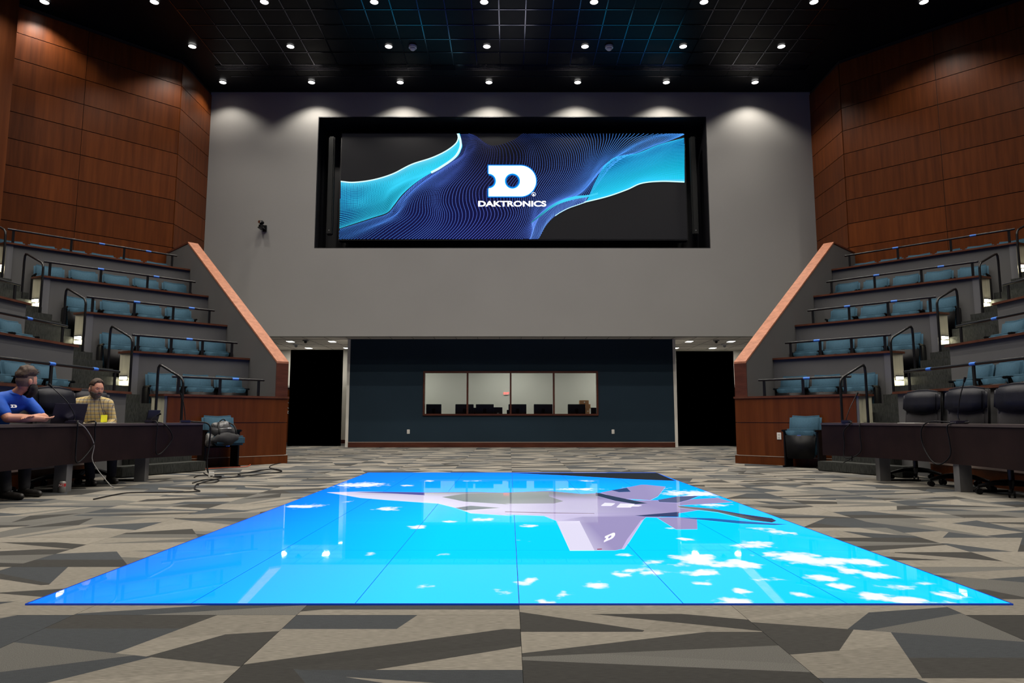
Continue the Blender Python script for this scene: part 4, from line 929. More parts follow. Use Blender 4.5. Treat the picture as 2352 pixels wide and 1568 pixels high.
def outlet(x, y, loc, rz, label):
    o = empty('power_outlet', loc, rz); tag(o, label, 'outlet')
    MB().box((0, -.006, 0), (.075, .01, .12)).build('cover_plate', M['white_plastic'], o, bevel=.003)
    for dz in (.025, -.025): MB().box((0, -.013, dz), (.034, .004, .03)).build('socket', M['wall_white'], o); MB().box((-.007, -.016, dz), (.003, .003, .012)).box((.007, -.016, dz), (.003, .003, .012)).build('slots', M['black_plastic'], o)
p = at_y(938, 991, YB); outlet(0, 0, (p.x, YB, p.z), 0, 'white power outlet low on the left of the blue wall')
p = at_y(1408, 991, YB); outlet(0, 0, (p.x, YB, p.z), 0, 'white power outlet low on the right of the blue wall')
u, y = nt(NA[0] - .03, 5.16); outlet(0, 0, (u, y, .50), -PI / 4, 'white power outlet on the right wood front')
# control room contents
deskc = MB().mm((-3.6, 20.0, .70), (3.6, 20.75, .74)).mm((-3.5, 20.05, 0), (-3.4, 20.7, .7)).mm((3.4, 20.05, 0), (3.5, 20.7, .7)).build('control_desk', M['desk_top']); tag(deskc, 'long desk inside the control room behind the window', 'desk')
mons = [(979, 1014, 928), (1046, 1088, 928), (1093, 1134, 928), (1168, 1209, 928), (1226, 1269, 928), (1304, 1344, 928)]
for i, (xa, xb, yt) in enumerate(mons):
    a = at_y(xa, yt, 20.2); c = at_y(xb, yt, 20.2); o = empty('computer_monitor', ((a.x + c.x) / 2, 20.2, .74)); tag(o, 'black computer monitor seen from behind, %s from the left in the control room window' % ORD[i], 'monitor', 'monitors in the control room')
    h = a.z - .74; MB().box((0, 0, h - .17), (c.x - a.x, .03, .34)).build('screen_housing', M['monitor'], o, bevel=.006)
    MB().box((0, -.025, h - .19), (.10, .03, .12)).build('mount_plate', M['black_plastic'], o, bevel=.01); MB().box((0, 0, h / 2 - .08), (.05, .03, h - .16)).build('stand', M['black_plastic'], o); MB().box((0, 0, .006), (.24, .18, .012)).build('foot', M['black_plastic'], o, bevel=.004)
for i, (xa, xb, yt, yb) in enumerate(((1134, 1154, 935, 962), (1164, 1172, 941, 962), (1357, 1370, 936, 962), (1087, 1093, 936, 962))):
    a = at_y(xa, yt, 20.6); c = at_y(xb, yb, 20.6)
    o = empty('office_phone' if i else 'small_screen', ((a.x + c.x) / 2, 20.6, .74)); tag(o, ('small dark screen right of the third monitor', 'dark box left of the fourth monitor', 'dark device at the right edge of the window', 'dark box between the second and third monitors')[i], 'device')
    MB().box((0, 0, (a.z - .74) / 2), (c.x - a.x, .12, a.z - .74)).build('body', M['monitor'], o, bevel=.005); MB().box((0, -.063, .22), (.06, .006, .03)).build('sticker', M['white_plastic'] if i == 0 else M['black_plastic'], o)
a = at_y(1322, 944, 20.5); c = at_y(1338, 948, 20.5)
bx = [(1332, 1352, 919, 928, 21.2), (1329, 1356, 928, 938, 21.2), (1346, 1354, 938, 950, 21.2)]
for i, (xa, xb, yt, yb, Y) in enumerate(bx):
    a = at_y(xa, yt, Y); c = at_y(xb, yb, Y); o = empty('cardboard_box', ((a.x + c.x) / 2, Y, c.z)); tag(o, ('topmost brown cardboard box of the stack in the control room', 'middle brown cardboard box of the control room stack', 'lowest brown cardboard box of the control room stack')[i], 'box', 'cardboard boxes in the control room')
    MB().box((0, .1, (a.z - c.z) / 2), (c.x - a.x, .3, a.z - c.z)).build('carton', M['cardboard'], o, bevel=.004); MB().box((0, -.052, (a.z - c.z) / 2), (.04, .004, .03)).build('sticker', M['white_plastic'], o)
a = at_y(1350, 950, 21.2); tag(MB().mm((a.x - .3, 21.05, 0), (a.x + .2, 21.5, a.z)).build('side_cabinet', M['wall_grey'], bevel=.01), 'low cabinet under the cardboard boxes in the control room', 'cabinet')
p = at_y(1031, 945, 20.3); tag(MB().tube([(p.x - .13, 20.3, .78), (p.x - .12, 20.3, .85), (p.x - .10, 20.3, .81), (p.x + .1, 20.3, .81), (p.x + .12, 20.3, .75)], .012, 6).build('desk_tray', M['leg_grey']), 'small wire tray between the first two monitors', 'tray')
p = at_y(1163, 903, 22.25); o = empty('exit_reflection', (p.x, YF - .02, p.z)); tag(o, 'glowing red lettering standing in for an exit sign reflection in the control room window', 'sign')  # glowing piece stands in for a red reflection in the glass
MB().box((0, 0, 0), (.16, .03, .10)).build('reflection_box', M['white_plastic'], o)
em_ = text_mesh('EXIT', .09, .002); em_.materials.clear(); em_.materials.append(M['red_reflection']); t_ = link('reflection_lettering', em_, o, (0, -.017, -.03)); t_.rotation_euler = (PI / 2, 0, 0)
# corridor side pieces
for s in (-1, 1):
    o = empty('wood_counter', (0, 0, 0)); tag(o, 'brown wood counter with pale ledges in the %s corridor' % SIDE[s], 'counter')
    x0, x1 = (s * 6.35, s * 8.6)
    MB().mm((x0, 21.6, .06), (x1, 22.2, 1.0)).build('lower_body', M['wood_wall'], o); MB().mm((x0 - s * .02, 21.55, 1.0), (x1, 22.25, 1.05)).build('lower_ledge', M['white_plastic'], o)
    MB().mm((x0, 21.75, 1.05), (x1, 22.2, 1.72)).build('upper_body', M['wood_wall'], o); MB().mm((x0 - s * .02, 21.7, 1.78), (x1, 22.25, 1.84)).build('upper_ledge', M['white_plastic'], o)
    MB().mm((x0, 21.72, 1.72), (x1, 22.2, 1.78)).build('dark_bar', M['black_plastic'], o); MB().mm((x0, 21.65, 0), (x1, 22.2, .06)).build('plinth', M['leg_grey'], o)  # dark bar between the upper body and its ledge
o = empty('stair_railing', (0, 0, 0)); tag(o, 'sloping metal stair railing glimpsed in the left corridor', 'railing')
for k in range(4): MB().tube([(-7.8, 20.9, 1.95 - .16 * k), (-6.2, 20.9, 1.15 - .16 * k)], .016, 6).build('rail_bar', M['leg_grey'], o)
MB().mm((-7.0, 20.88, 0), (-6.96, 20.92, 1.6)).build('post', M['leg_grey'], o)

# =================================================================== DESKS
dcurve = [(4.55, 4.2), (4.72, 5.2), (4.84, 6.2), (4.885, 7.2), (4.84, 8.1), (4.62, 8.9), (4.27, 9.5)]
DC = spline(dcurve, 6)
def offs(d):
    P = np.array(DC); T = np.gradient(P, axis=0); T /= np.hypot(T[:, 0], T[:, 1])[:, None]; N = np.c_[T[:, 1], -T[:, 0]]   # outward (+u)
    return P + N * d
DZ = .742
for s in (-1, 1):
    dk = empty('curved_desk'); tag(dk, 'long curved dark wood conference desk on the %s with a deep front panel' % SIDE[s], 'desk', 'curved dark desks')
    f0, f1, f2 = offs(0), offs(.025), offs(.46)
    def strip(A_, B_, z0, z1):
        m_ = MB(); n = len(A_); vs = [W(s, p, z0) for p in A_] + [W(s, p, z0) for p in B_] + [W(s, p, z1) for p in A_] + [W(s, p, z1) for p in B_]
        fs = []
        for i in range(n - 1): fs += [(i, i + 1, n + i + 1, n + i), (2 * n + i, 2 * n + i + 1, 3 * n + i + 1, 3 * n + i), (i, i + 1, 2 * n + i + 1, 2 * n + i), (n + i, n + i + 1, 3 * n + i + 1, 3 * n + i)]
        fs += [(0, n, 3 * n, 2 * n), (n - 1, 2 * n - 1, 4 * n - 1, 3 * n - 1)]
        return m_.add(vs, fs)
    strip(f0, f1, .30, DZ - .028).build('front_panel', M['desk_dark'], dk)
    strip(offs(-.012), f2, DZ - .028, DZ).build('desk_top', M['desk_top'], dk)
    for (u, y) in ((4.97, 7.66), (4.80, 8.97), (4.86, 5.7)):
        MB().box((s * u, y, .355), (.13, .12, .71), -s * .1).build('leg', M['leg_grey'], dk)
        MB().box((s * (u + .2), y, .012), (.5, .08, .024), -s * .1).build('foot', M['black_metal'], dk)

# =================================================================== EXECUTIVE CHAIRS
def exec_proto():
    r = empty('office_chair')
    b_ = MB()
    for k in range(5):
        a_ = 2 * PI * k / 5 + .3; e = (.30 * math.cos(a_), .30 * math.sin(a_))
        b_.tube([(0, 0, .13), (e[0] * .5, e[1] * .5, .125), (e[0], e[1], .085)], [.035, .028, .018], 8)
    b_.build('star_base', M['black_plastic'], r)
    for k in range(5):
        a_ = 2 * PI * k / 5 + .3; e = (.30 * math.cos(a_), .30 * math.sin(a_)); t = Vector((-math.sin(a_), math.cos(a_), 0)) * .022
        m_ = MB()
        for q in (-1, 1): c = Vector((e[0], e[1], .034)) + t * q; m_.cyl(c - t * .4, c + t * .4, .033, 12)
        m_.cyl((e[0], e[1], .05), (e[0], e[1], .09), .012, 8); m_.build('caster', M['black_plastic'], r)
    MB().cyl((0, 0, .12), (0, 0, .43), .03, 12).build('gas_column', M['black_metal'], r)
    MB().box((0, .02, .425), (.24, .28, .04)).build('tilt_mechanism', M['black_plastic'], r, bevel=.01)
    MB().box((0, -.02, .49), (.50, .48, .10)).build('seat', M['leather'], r, bevel=.035, seg=3, smooth=True)
    def bk(co): x, y, z = co; return Vector((x * (1 - .10 * max(0, (z - .6))), y - .04 + (z - .5) * .13 - x * x * .5, z))
    MB().box((0, .24, .80), (.50, .07, .66)).build('backrest', M['chair_fabric'], r, bevel=.03, seg=3, subdiv=1, smooth=True, fn=bk)
    MB().box((0, .275, .80), (.52, .035, .72)).build('back_shell', M['black_plastic'], r, bevel=.015, seg=2, subdiv=1, smooth=True, fn=bk)
    def hd(co):
        x, y, z = co; y2 = y - .04 + (z - .5) * .13 - x * x * .5
        if z < .98: z -= .085 * (1 - (x / .25) ** 2) * (.98 - z) / .10
        if z > 1.05: z -= (abs(x) / .26) ** 3 * .05 * (z - 1.05) / .14
        return Vector((x, y2, z))
    MB().box((0, .205, 1.035), (.52, .10, .31)).build('headrest', M['leather'], r, bevel=.045, seg=3, subdiv=2, smooth=True, fn=hd)
    for k in range(5): MB().box((-.10 + .05 * k, .208, .66), (.004, .008, .30)).build('pleat', M['black_cloth'], r, fn=bk)
    for sx in (-1, 1):
        MB().box((sx * .29, .0, .68), (.07, .30, .035)).build('armrest', M['black_plastic'], r, bevel=.014)
        MB().tube([(sx * .20, .06, .44), (sx * .29, .05, .46), (sx * .30, .03, .56), (sx * .29, .02, .67)], .016, 8).build('arm_support', M['black_plastic'], r)
    return r
EX = exec_proto(); EX_used = False
exs = [(5.33, 9.15, -1.15, 'black high-back office chair at the far end of the right desk'), (5.25, 8.15, -1.2, 'black high-back office chair behind the right desk microphone, second one'),
       (5.24, 7.3, -1.25, 'large black high-back office chair third along the right desk'), (5.38, 6.0, -1.35, 'black high-back office chair cut off by the right picture edge'),
       (-5.34, 8.20, 1.2, 'empty black high-back office chair between the two seated men'), (-5.44, 8.89, .85, 'black office chair under the man in the plaid shirt'), (-5.37, 6.98, 1.42, 'black office chair under the man in the blue polo')]
for x, y, rz, lab in exs:
    o = copy_tree(EX) if EX_used else EX; EX_used = True
    o.location = (x, y, 0); o.rotation_euler = (0, 0, rz); tag(o, lab, 'chair', 'black high-back office chairs at the desks')

# =================================================================== DESK OBJECTS
def mic(x, y, goose, label, rz=0.0):
    o = empty('desk_microphone', (x, y, DZ)); tag(o, label, 'microphone', 'gooseneck microphones on the desks')
    MB().box((0, 0, .018), (.13, .17, .035), rz, 0, 0).build('mic_base', M['laptop'], o, bevel=.008); MB().box((0, -.0, .038), (.10, .05, .004), rz).build('button_strip', M['chrome'], o)
    P = [(0, 0, .035)] + goose; sp_ = spline(P, 5); MB().tube(sp_, .0055, 6).build('gooseneck', M['black_metal'], o)
    d = Vector(P[-1]) - Vector(P[-2]); d.normalize(); MB().tube([Vector(P[-1]) - d * .01, Vector(P[-1]) + d * .045], [.011, .014], 10).build('mic_head', M['black_plastic'], o)
mic(-4.98, 7.80, [(.01, -.02, .10), (-.06, -.06, .25), (-.20, -.12, .41)], 'gooseneck microphone in front of the laptop on the left desk', .2)
mic(-4.75, 9.02, [(.02, .0, .06), (.08, .02, .10)], 'low microphone unit beside the small dark tablet on the left desk', .4)
mic(-4.47, 9.40, [(-.01, 0, .10), (-.03, .0, .24), (-.07, 0, .36)], 'gooseneck microphone at the far end of the left desk', .5)
mic(4.50, 9.25, [(.0, .0, .06), (.06, .01, .20), (.17, .04, .37)], 'gooseneck microphone at the far end of the right desk', -.5)
mic(4.95, 7.62, [(-.01, 0, .10), (.01, -.02, .28), (.06, -.04, .47)], 'gooseneck microphone in front of the second right chair', -.2)
# laptop of the left desk
lp = empty('laptop', (-5.17, 7.90, DZ), math.radians(53)); tag(lp, 'open dark laptop on the left desk, back of its lid to the room', 'laptop')
MB().box((0, .0, .008), (.34, .24, .016)).build('keyboard_base', M['laptop'], lp, bevel=.004); MB().box((0, -.165, .12), (.34, .008, .235), 0, .42).build('lid', M['laptop'], lp, bevel=.003)
lp2 = empty('tablet', (-4.80, 9.18, DZ), math.radians(60)); tag(lp2, 'small dark tablet on a stand at the far part of the left desk', 'tablet')
MB().box((0, 0, .09), (.17, .012, .17), 0, .3).build('screen', M['monitor'], lp2, bevel=.004); MB().box((0, .04, .01), (.12, .1, .02)).build('stand', M['black_plastic'], lp2, bevel=.004)
for nm, x, y, rz in (('left of the plaid shirted man', -5.12, 8.62, .3),): tag(MB().box((0, 0, .003), (.21, .28, .006)).build('paper_sheet', M['white_plastic'], None, (x, y, DZ), rz), 'white paper lying on the left desk before the man in plaid', 'paper')
tag(MB().box((0, 0, .003), (.2, .28, .006)).build('paper_sheet', M['white_plastic'], None, (4.98, 8.55, DZ), .2), 'white paper lying on the right desk before the first chair', 'paper')

# cables over the desk fronts
def cable(pts, r, mat, label, name='cable', n=6):
    tag(MB().tube(spline(pts, n), r, 6).build(name, mat), label, 'cable'); 
def dfp(s, px, y, gap=.03):
    """point in front of the desk panel seen at pixel px, y"""
    best = None
    for p in offs(-gap):
        X = s * p[0]; Z0 = 0.5; d = p[1] * _c + (Z0 - CAMZ) * _s; x_ = CX + F * (X - CAMX) / d
        if best is None or abs(x_ - px) < best[0]: best = (abs(x_ - px), X, p[1])
    q = at_y(px, y, best[2]); return (best[1], best[2], q.z)
cable([(-4.98, 7.85, .76), dfp(-1, 178, 968), dfp(-1, 176, 1000), dfp(-1, 176, 1040), dfp(-1, 186, 1062, .05), dfp(-1, 205, 1050), dfp(-1, 216, 1018), dfp(-1, 214, 985), dfp(-1, 208, 968), (-5.0, 8.1, .76)], .008, M['cable'], 'black cable looped down the left desk front below the laptop')
cable([(-5.0, 7.9, .755), dfp(-1, 185, 970), dfp(-1, 203, 985), dfp(-1, 216, 1020), dfp(-1, 219, 1060), (-4.65, 8.0, .05), (-4.6, 8.02, .008)], .0055, M['cable_grey'], 'thin grey cable falling from the left desk to the carpet')
cable([(-4.75, 9.0, .76), dfp(-1, 352, 970), dfp(-1, 356, 1010), dfp(-1, 370, 1042, .05), dfp(-1, 384, 1035), dfp(-1, 389, 1005), dfp(-1, 383, 975), (-4.8, 9.2, .76)], .0075, M['cable'], 'black cable loop on the left desk front near the tablet')
cable([(-4.42, 9.45, .76), (-4.20, 9.52, .72), (-4.18, 9.53, .5), (-4.2, 9.52, .2), (-4.14, 9.5, .03), (-4.0, 9.55, .01)], .012, M['cable'], 'thick black cable hanging off the far end of the left desk')
cable([(4.48, 9.2, .76), dfp(1, 1950, 970), dfp(1, 1938, 990), dfp(1, 1937, 1020), dfp(1, 1946, 1048, .05), dfp(1, 1962, 1050, .05), dfp(1, 1978, 1035), dfp(1, 1983, 1005), dfp(1, 1976, 975), (4.6, 9.1, .76)], .0075, M['cable'], 'black cable loop near the far end of the right desk')
cable([dfp(1, 1955, 1046, .06), dfp(1, 1948, 1058, .06)], .008, M['cable'], 'short dangling cable end under the right desk loop')
cable([dfp(1, 1950, 1046, .07), dfp(1, 1962, 1052, .07), dfp(1, 1944, 1062, .07)], .006, M['cable'], 'second dangling cable tail under the right desk loop', 'cable')
cable([(4.93, 7.7, .76), dfp(1, 2140, 968), dfp(1, 2127, 985), dfp(1, 2127, 1020), dfp(1, 2138, 1056, .05), dfp(1, 2158, 1066, .05), dfp(1, 2176, 1045), dfp(1, 2182, 1010), dfp(1, 2172, 975), (4.98, 7.5, .76)], .0075, M['cable'], 'black cable loop on the right desk front below the second chair')
def fl(*pts, z=.009): return [tuple(at_z(x, y, z)) for x, y in pts]
cable(fl((648, 1062), (624, 1068), (620, 1074), (640, 1078), (645, 1083), (600, 1088), (560, 1093), (500, 1099), (460, 1109), (455, 1113)), .007, M['cable'], 'black floor cable running from the wood front past the adapter')
cable(fl((468, 1086), (480, 1092), (500, 1096), (530, 1096), (552, 1091), (548, 1088), (580, 1084), (620, 1077), (645, 1081)), .007, M['cable'], 'black cable coil on the carpet right of the white adapter')
cable(fl((446, 1096), (455, 1092), (480, 1090), (520, 1088), (560, 1086), (600, 1079), (636, 1077)), .007, M['cable'], 'long black cable crossing behind the white adapter on the carpet')
cable(fl((442, 1109), (470, 1101), (495, 1100), (503, 1103), (490, 1108), (455, 1110), (447, 1122), (456, 1128), (380, 1130), (300, 1131), (262, 1136), (215, 1146)), .007, M['cable'], 'black cable trailing across the carpet toward the left desk leg')
cable(fl((565, 1052), (570, 1058), (575, 1066), (565, 1071), (530, 1073), (490, 1075), (468, 1076)), .006, M['cable_orange'], 'orange cable on the carpet beneath the backpack seat')
p = at_z(485, 1096, 0); o = empty('power_adapter', (p.x, p.y, 0), .5); tag(o, 'small white power adapter lying on the carpet among black cables', 'adapter')
MB().box((0, 0, .035), (.075, .05, .07)).build('adapter_body', M['white_plastic'], o, bevel=.006); MB().box((0, -.027, .02), (.03, .004, .01)).build('port', M['black_plastic'], o)
p = at_z(142, 1131, 0); o = empty('drink_can', (p.x, p.y, 0)); tag(o, 'silver and red drink can on the carpet beside the left desk leg', 'can')
MB().tube([(0, 0, 0), (0, 0, .008), (0, 0, .108), (0, 0, .12)], [.026, .033, .033, .027], 18).build('can_body', M['can'], o); MB().cyl((0, 0, .065), (0, 0, .098), .0335, 18).build('red_band', M['can_red'], o)
tt = text_mesh('NG', .034, .001); tt.materials.clear(); tt.materials.append(M['white_plastic']); t_ = link('lettering', tt, o, (0.012, -.0345, .07)); t_.rotation_euler = (PI / 2, 0, .3)

# backpack on the left floor seat
u, y = nt(11.30, 4.62); bp = empty('backpack', (-u, y, .43), PI / 4); bp.scale = (1.05, 1.05, .80); tag(bp, 'black and grey backpack resting on the left floor seat', 'backpack')
def lump(c, r, seed, name, mat, par, n=22, m=14, amp=.12):
    rr_ = random.Random(seed); m_ = MB(); m_.sphere(c, r, n, m); ph = [rr_.uniform(0, 6) for _ in range(6)]
    def fn(v):
        d = v - Vector(c); k = 1 + amp * (math.sin(d.x * 28 + ph[0]) * math.sin(d.z * 24 + ph[1]) + .5 * math.sin(d.y * 40 + ph[2] + d.x * 31)); return Vector(c) + d * k
    return m_.build(name, mat, par, fn=fn, smooth=True)
lump((0, 0, .17), (.21, .14, .18), 1, 'main_body', M['black_cloth'], bp)
lump((-.02, .03, .30), (.15, .10, .11), 2, 'top_pocket', M['camo'], bp)
lump((0, -.17, .05), (.22, .08, .13), 3, 'front_pocket', M['black_cloth'], bp)
for sx in (-1, 1): MB().tube(spline([(sx * .08, -.02, .38), (sx * .12, -.12, .32), (sx * .13, -.19, .18), (sx * .12, -.16, .03)], 6), .014, 8).build('strap', M['black_plastic'], bp)
MB().tube(spline([(-.05, .02, .40), (0, 0, .45), (.05, .02, .40)], 6), .009, 8).build('grab_handle', M['black_plastic'], bp)
MB().tube(spline([(-.16, -.14, .25), (0, -.20, .27), (.16, -.14, .25)], 6), .004, 6).build('zipper', M['chrome'], bp)
u, y = nt(11.28, 4.42); ja = lump((0, 0, 0), (.10, .12, .16), 5, 'folded_jacket', M['camo'], None); ja.location = (-u, y, .46); ja.scale = (.8, .8, .7); tag(ja, 'crumpled grey patterned jacket beside the backpack on the left seat', 'jacket')

# =================================================================== PEOPLE
def skin_mesh(verts, edges, radii, root=0, sub=2):
    """closed tapered segments between joints (hull of two ellipsoids per bone); fused afterwards"""
    bm = bmesh.new()
    def rr3(r): return (r[0], r[1], max(r) * .9 if max(r) < .08 else min(r)) if hasattr(r, '__len__') else (r, r, r)
    for a_, b_ in edges:
        vs_ = []
        for k in (a_, b_):
            c = Vector(verts[k]); q = rr3(radii[k]); big = max(q) > .03; n, m = (16, 10) if big else (10, 6)
            for j in range(m + 1):
                ph = -PI / 2 + PI * j / m
                for i in range(1 if j in (0, m) else n):
                    th = 2 * PI * i / n; vs_.append(bm.verts.new((c.x + q[0] * math.cos(ph) * math.cos(th), c.y + q[1] * math.cos(ph) * math.sin(th), c.z + q[2] * math.sin(ph))))
        res = bmesh.ops.convex_hull(bm, input=vs_, use_existing_faces=False)
        bmesh.ops.delete(bm, geom=list({g_ for g_ in res['geom_interior'] + res['geom_unused'] if isinstance(g_, bmesh.types.BMVert)}), context='VERTS')
    bmesh.ops.recalc_face_normals(bm, faces=bm.faces[:])
    for f in bm.faces: f.smooth = True
    me = bpy.data.meshes.new('sk'); bm.to_mesh(me); bm.free(); return me
def locks(keep, n, dirf, length, rad, seed, name, mat):
    """hair as many short tapered locks growing from the head surface"""
    bm = head_bm(); bm.normal_update(); fs = [f for f in bm.faces if keep(f.calc_center_median())]; r_ = random.Random(seed); m_ = MB()
    data = [(f.calc_center_median().copy(), f.normal.copy(), f.calc_area()) for f in fs]; bm.free()
    for c, n_, _a in r_.choices(data, [d[2] for d in data], k=n):
        c = c + Vector((r_.uniform(-.003, .003), r_.uniform(-.003, .003), r_.uniform(-.003, .003)))
        d = dirf(c, n_) ; L = length(c) * r_.uniform(.7, 1.2); j = Vector((r_.uniform(-.3, .3), r_.uniform(-.3, .3), r_.uniform(-.3, .3)))
        p0 = c - n_ * .003; p1 = p0 + (n_ * .6 + d * .6 + j * .2).normalized() * L * .45; p2 = p1 + (n_ * .1 + d + j * .5).normalized() * L * .6
        m_.tube([p0, p1, p2], [rad, rad * .9, rad * .25], 5, True)
    return m_.mesh(name, mat)
def chains(ch, nodes):
    """nodes: name -> (pos, r); ch: list of name chains -> verts, edges, radii"""
    ks = list(nodes); ix = {k: i for i, k in enumerate(ks)}; ed = set()
    for c in ch:
        for a_, b_ in zip(c[:-1], c[1:]): ed.add((ix[a_], ix[b_]))
    return [nodes[k][0] for k in ks], list(ed), [nodes[k][1] for k in ks]
def head_bm(scale=1.0):
    """head facing +Y, centre of the cranium at the origin"""
    bm = bmesh.new(); bmesh.ops.create_uvsphere(bm, u_segments=48, v_segments=36, radius=1)
    for v in bm.verts:
        x, y, z = v.co
        hx, hy, hz = .076, .098, .118
        X, Y, Z = x * hx, y * hy, z * hz
        if z < 0:
            X *= 1 - .30 * (-z) ** 1.5
            if y < 0: Y *= 1 - .35 * (-z)
            else: Y *= 1 + .03 * (-z)
        if y > .2:   # face plane
            Y = min(Y, .088 + .004 * z)
            nose = math.exp(-(x / .16) ** 2) * math.exp(-((z + .18) / .20) ** 2); Y += .022 * nose
            Y += .008 * math.exp(-(x / .10) ** 2) * math.exp(-((z - .02) / .25) ** 2)
            for sx in (-1, 1): Y -= .014 * math.exp(-((x - sx * .40) / .17) ** 2 - ((z - .06) / .10) ** 2)
            Y += .006 * math.exp(-((z - .22) / .08) ** 2) * math.exp(-(x / .5) ** 2)
            Y += .005 * math.exp(-(x / .25) ** 2 - ((z + .48) / .07) ** 2)
            Y += .012 * math.exp(-(x / .28) ** 2 - ((z + .80) / .16) ** 2)
        v.co = Vector((X, Y, Z)) * scale
    return bm
def cut_shell(keep, off, noise, seed, scale=1.0):
    bm = head_bm(scale); r_ = random.Random(seed); bm.normal_update(); ph = [r_.uniform(0, 6) for _ in range(4)]
    kill = [f for f in bm.faces if not keep(f.calc_center_median() / scale)]
    bmesh.ops.delete(bm, geom=kill, context='FACES')
    bm.normal_update()
    for v in bm.verts:
        n_ = v.normal; c = v.co / scale; o_ = off(c) + noise * (math.sin(c.x * 130 + ph[0]) * math.sin(c.z * 110 + ph[1]) + .7 * math.sin(c.y * 170 + ph[2] + c.x * 60)); 
        v.co += n_ * o_ * scale
    return bm
def bm_mesh(bm, name, mat, smooth=True):
    me = bpy.data.meshes.new(name)
    for f in bm.faces: f.smooth = smooth
    bm.to_mesh(me); bm.free(); me.materials.append(mat); return me
def fuse(meshes, voxel, name, mat):
    bm = bmesh.new()
    for m_, mt in meshes:
        m2 = m_.copy(); m2.transform(mt); bm.from_mesh(m2); bpy.data.meshes.remove(m2)
    me = bpy.data.meshes.new('f'); bm.to_mesh(me); bm.free(); o = bpy.data.objects.new('f', me); COL.objects.link(o)
    md = o.modifiers.new('r', 'REMESH'); md.mode = 'VOXEL'; md.voxel_size = voxel; md.use_smooth_shade = True
    sm = o.modifiers.new('s', 'SMOOTH'); sm.iterations = 8 if voxel > .008 else 3; sm.factor = .5
    out = to_mesh_eval(o); out.name = name; out.materials.clear(); out.materials.append(mat); return out
def hand_nodes(nodes, ch, wrist, dirv, sidev, tag_, r=1.0):
    """palm + five fingers growing from a wrist; dirv along the hand, sidev towards the thumb"""
    d = Vector(dirv).normalized(); sv = Vector(sidev); sv = (sv - d * sv.dot(d)).normalized(); up = d.cross(sv).normalized(); wv = Vector(wrist)
    nodes[tag_ + 'palm'] = (wv + d * .05, (.026, .018)); ch.append([tag_ + 'w', tag_ + 'palm'])
    for k, (o_, L) in enumerate(((.028, .068), (.010, .076), (-.009, .071), (-.027, .056))):
        b0 = wv + d * .075 + sv * o_; nodes[tag_ + 'f%da' % k] = (b0, (.0095, .0095)); nodes[tag_ + 'f%db' % k] = (b0 + d * L * .55 - up * .006, (.0085, .0085)); nodes[tag_ + 'f%dc' % k] = (b0 + d * L * .95 - up * .022, (.0065, .0065))
        ch.append([tag_ + 'palm', tag_ + 'f%da' % k, tag_ + 'f%db' % k, tag_ + 'f%dc' % k])
    t0 = wv + d * .03 + sv * .028; nodes[tag_ + 't0'] = (t0, (.012, .012)); nodes[tag_ + 't1'] = (t0 + sv * .018 + d * .032, (.0095, .0095)); nodes[tag_ + 't2'] = (t0 + sv * .022 + d * .058 - up * .008, (.008, .008))
    ch.append([tag_ + 'palm', tag_ + 't0', tag_ + 't1', tag_ + 't2'])

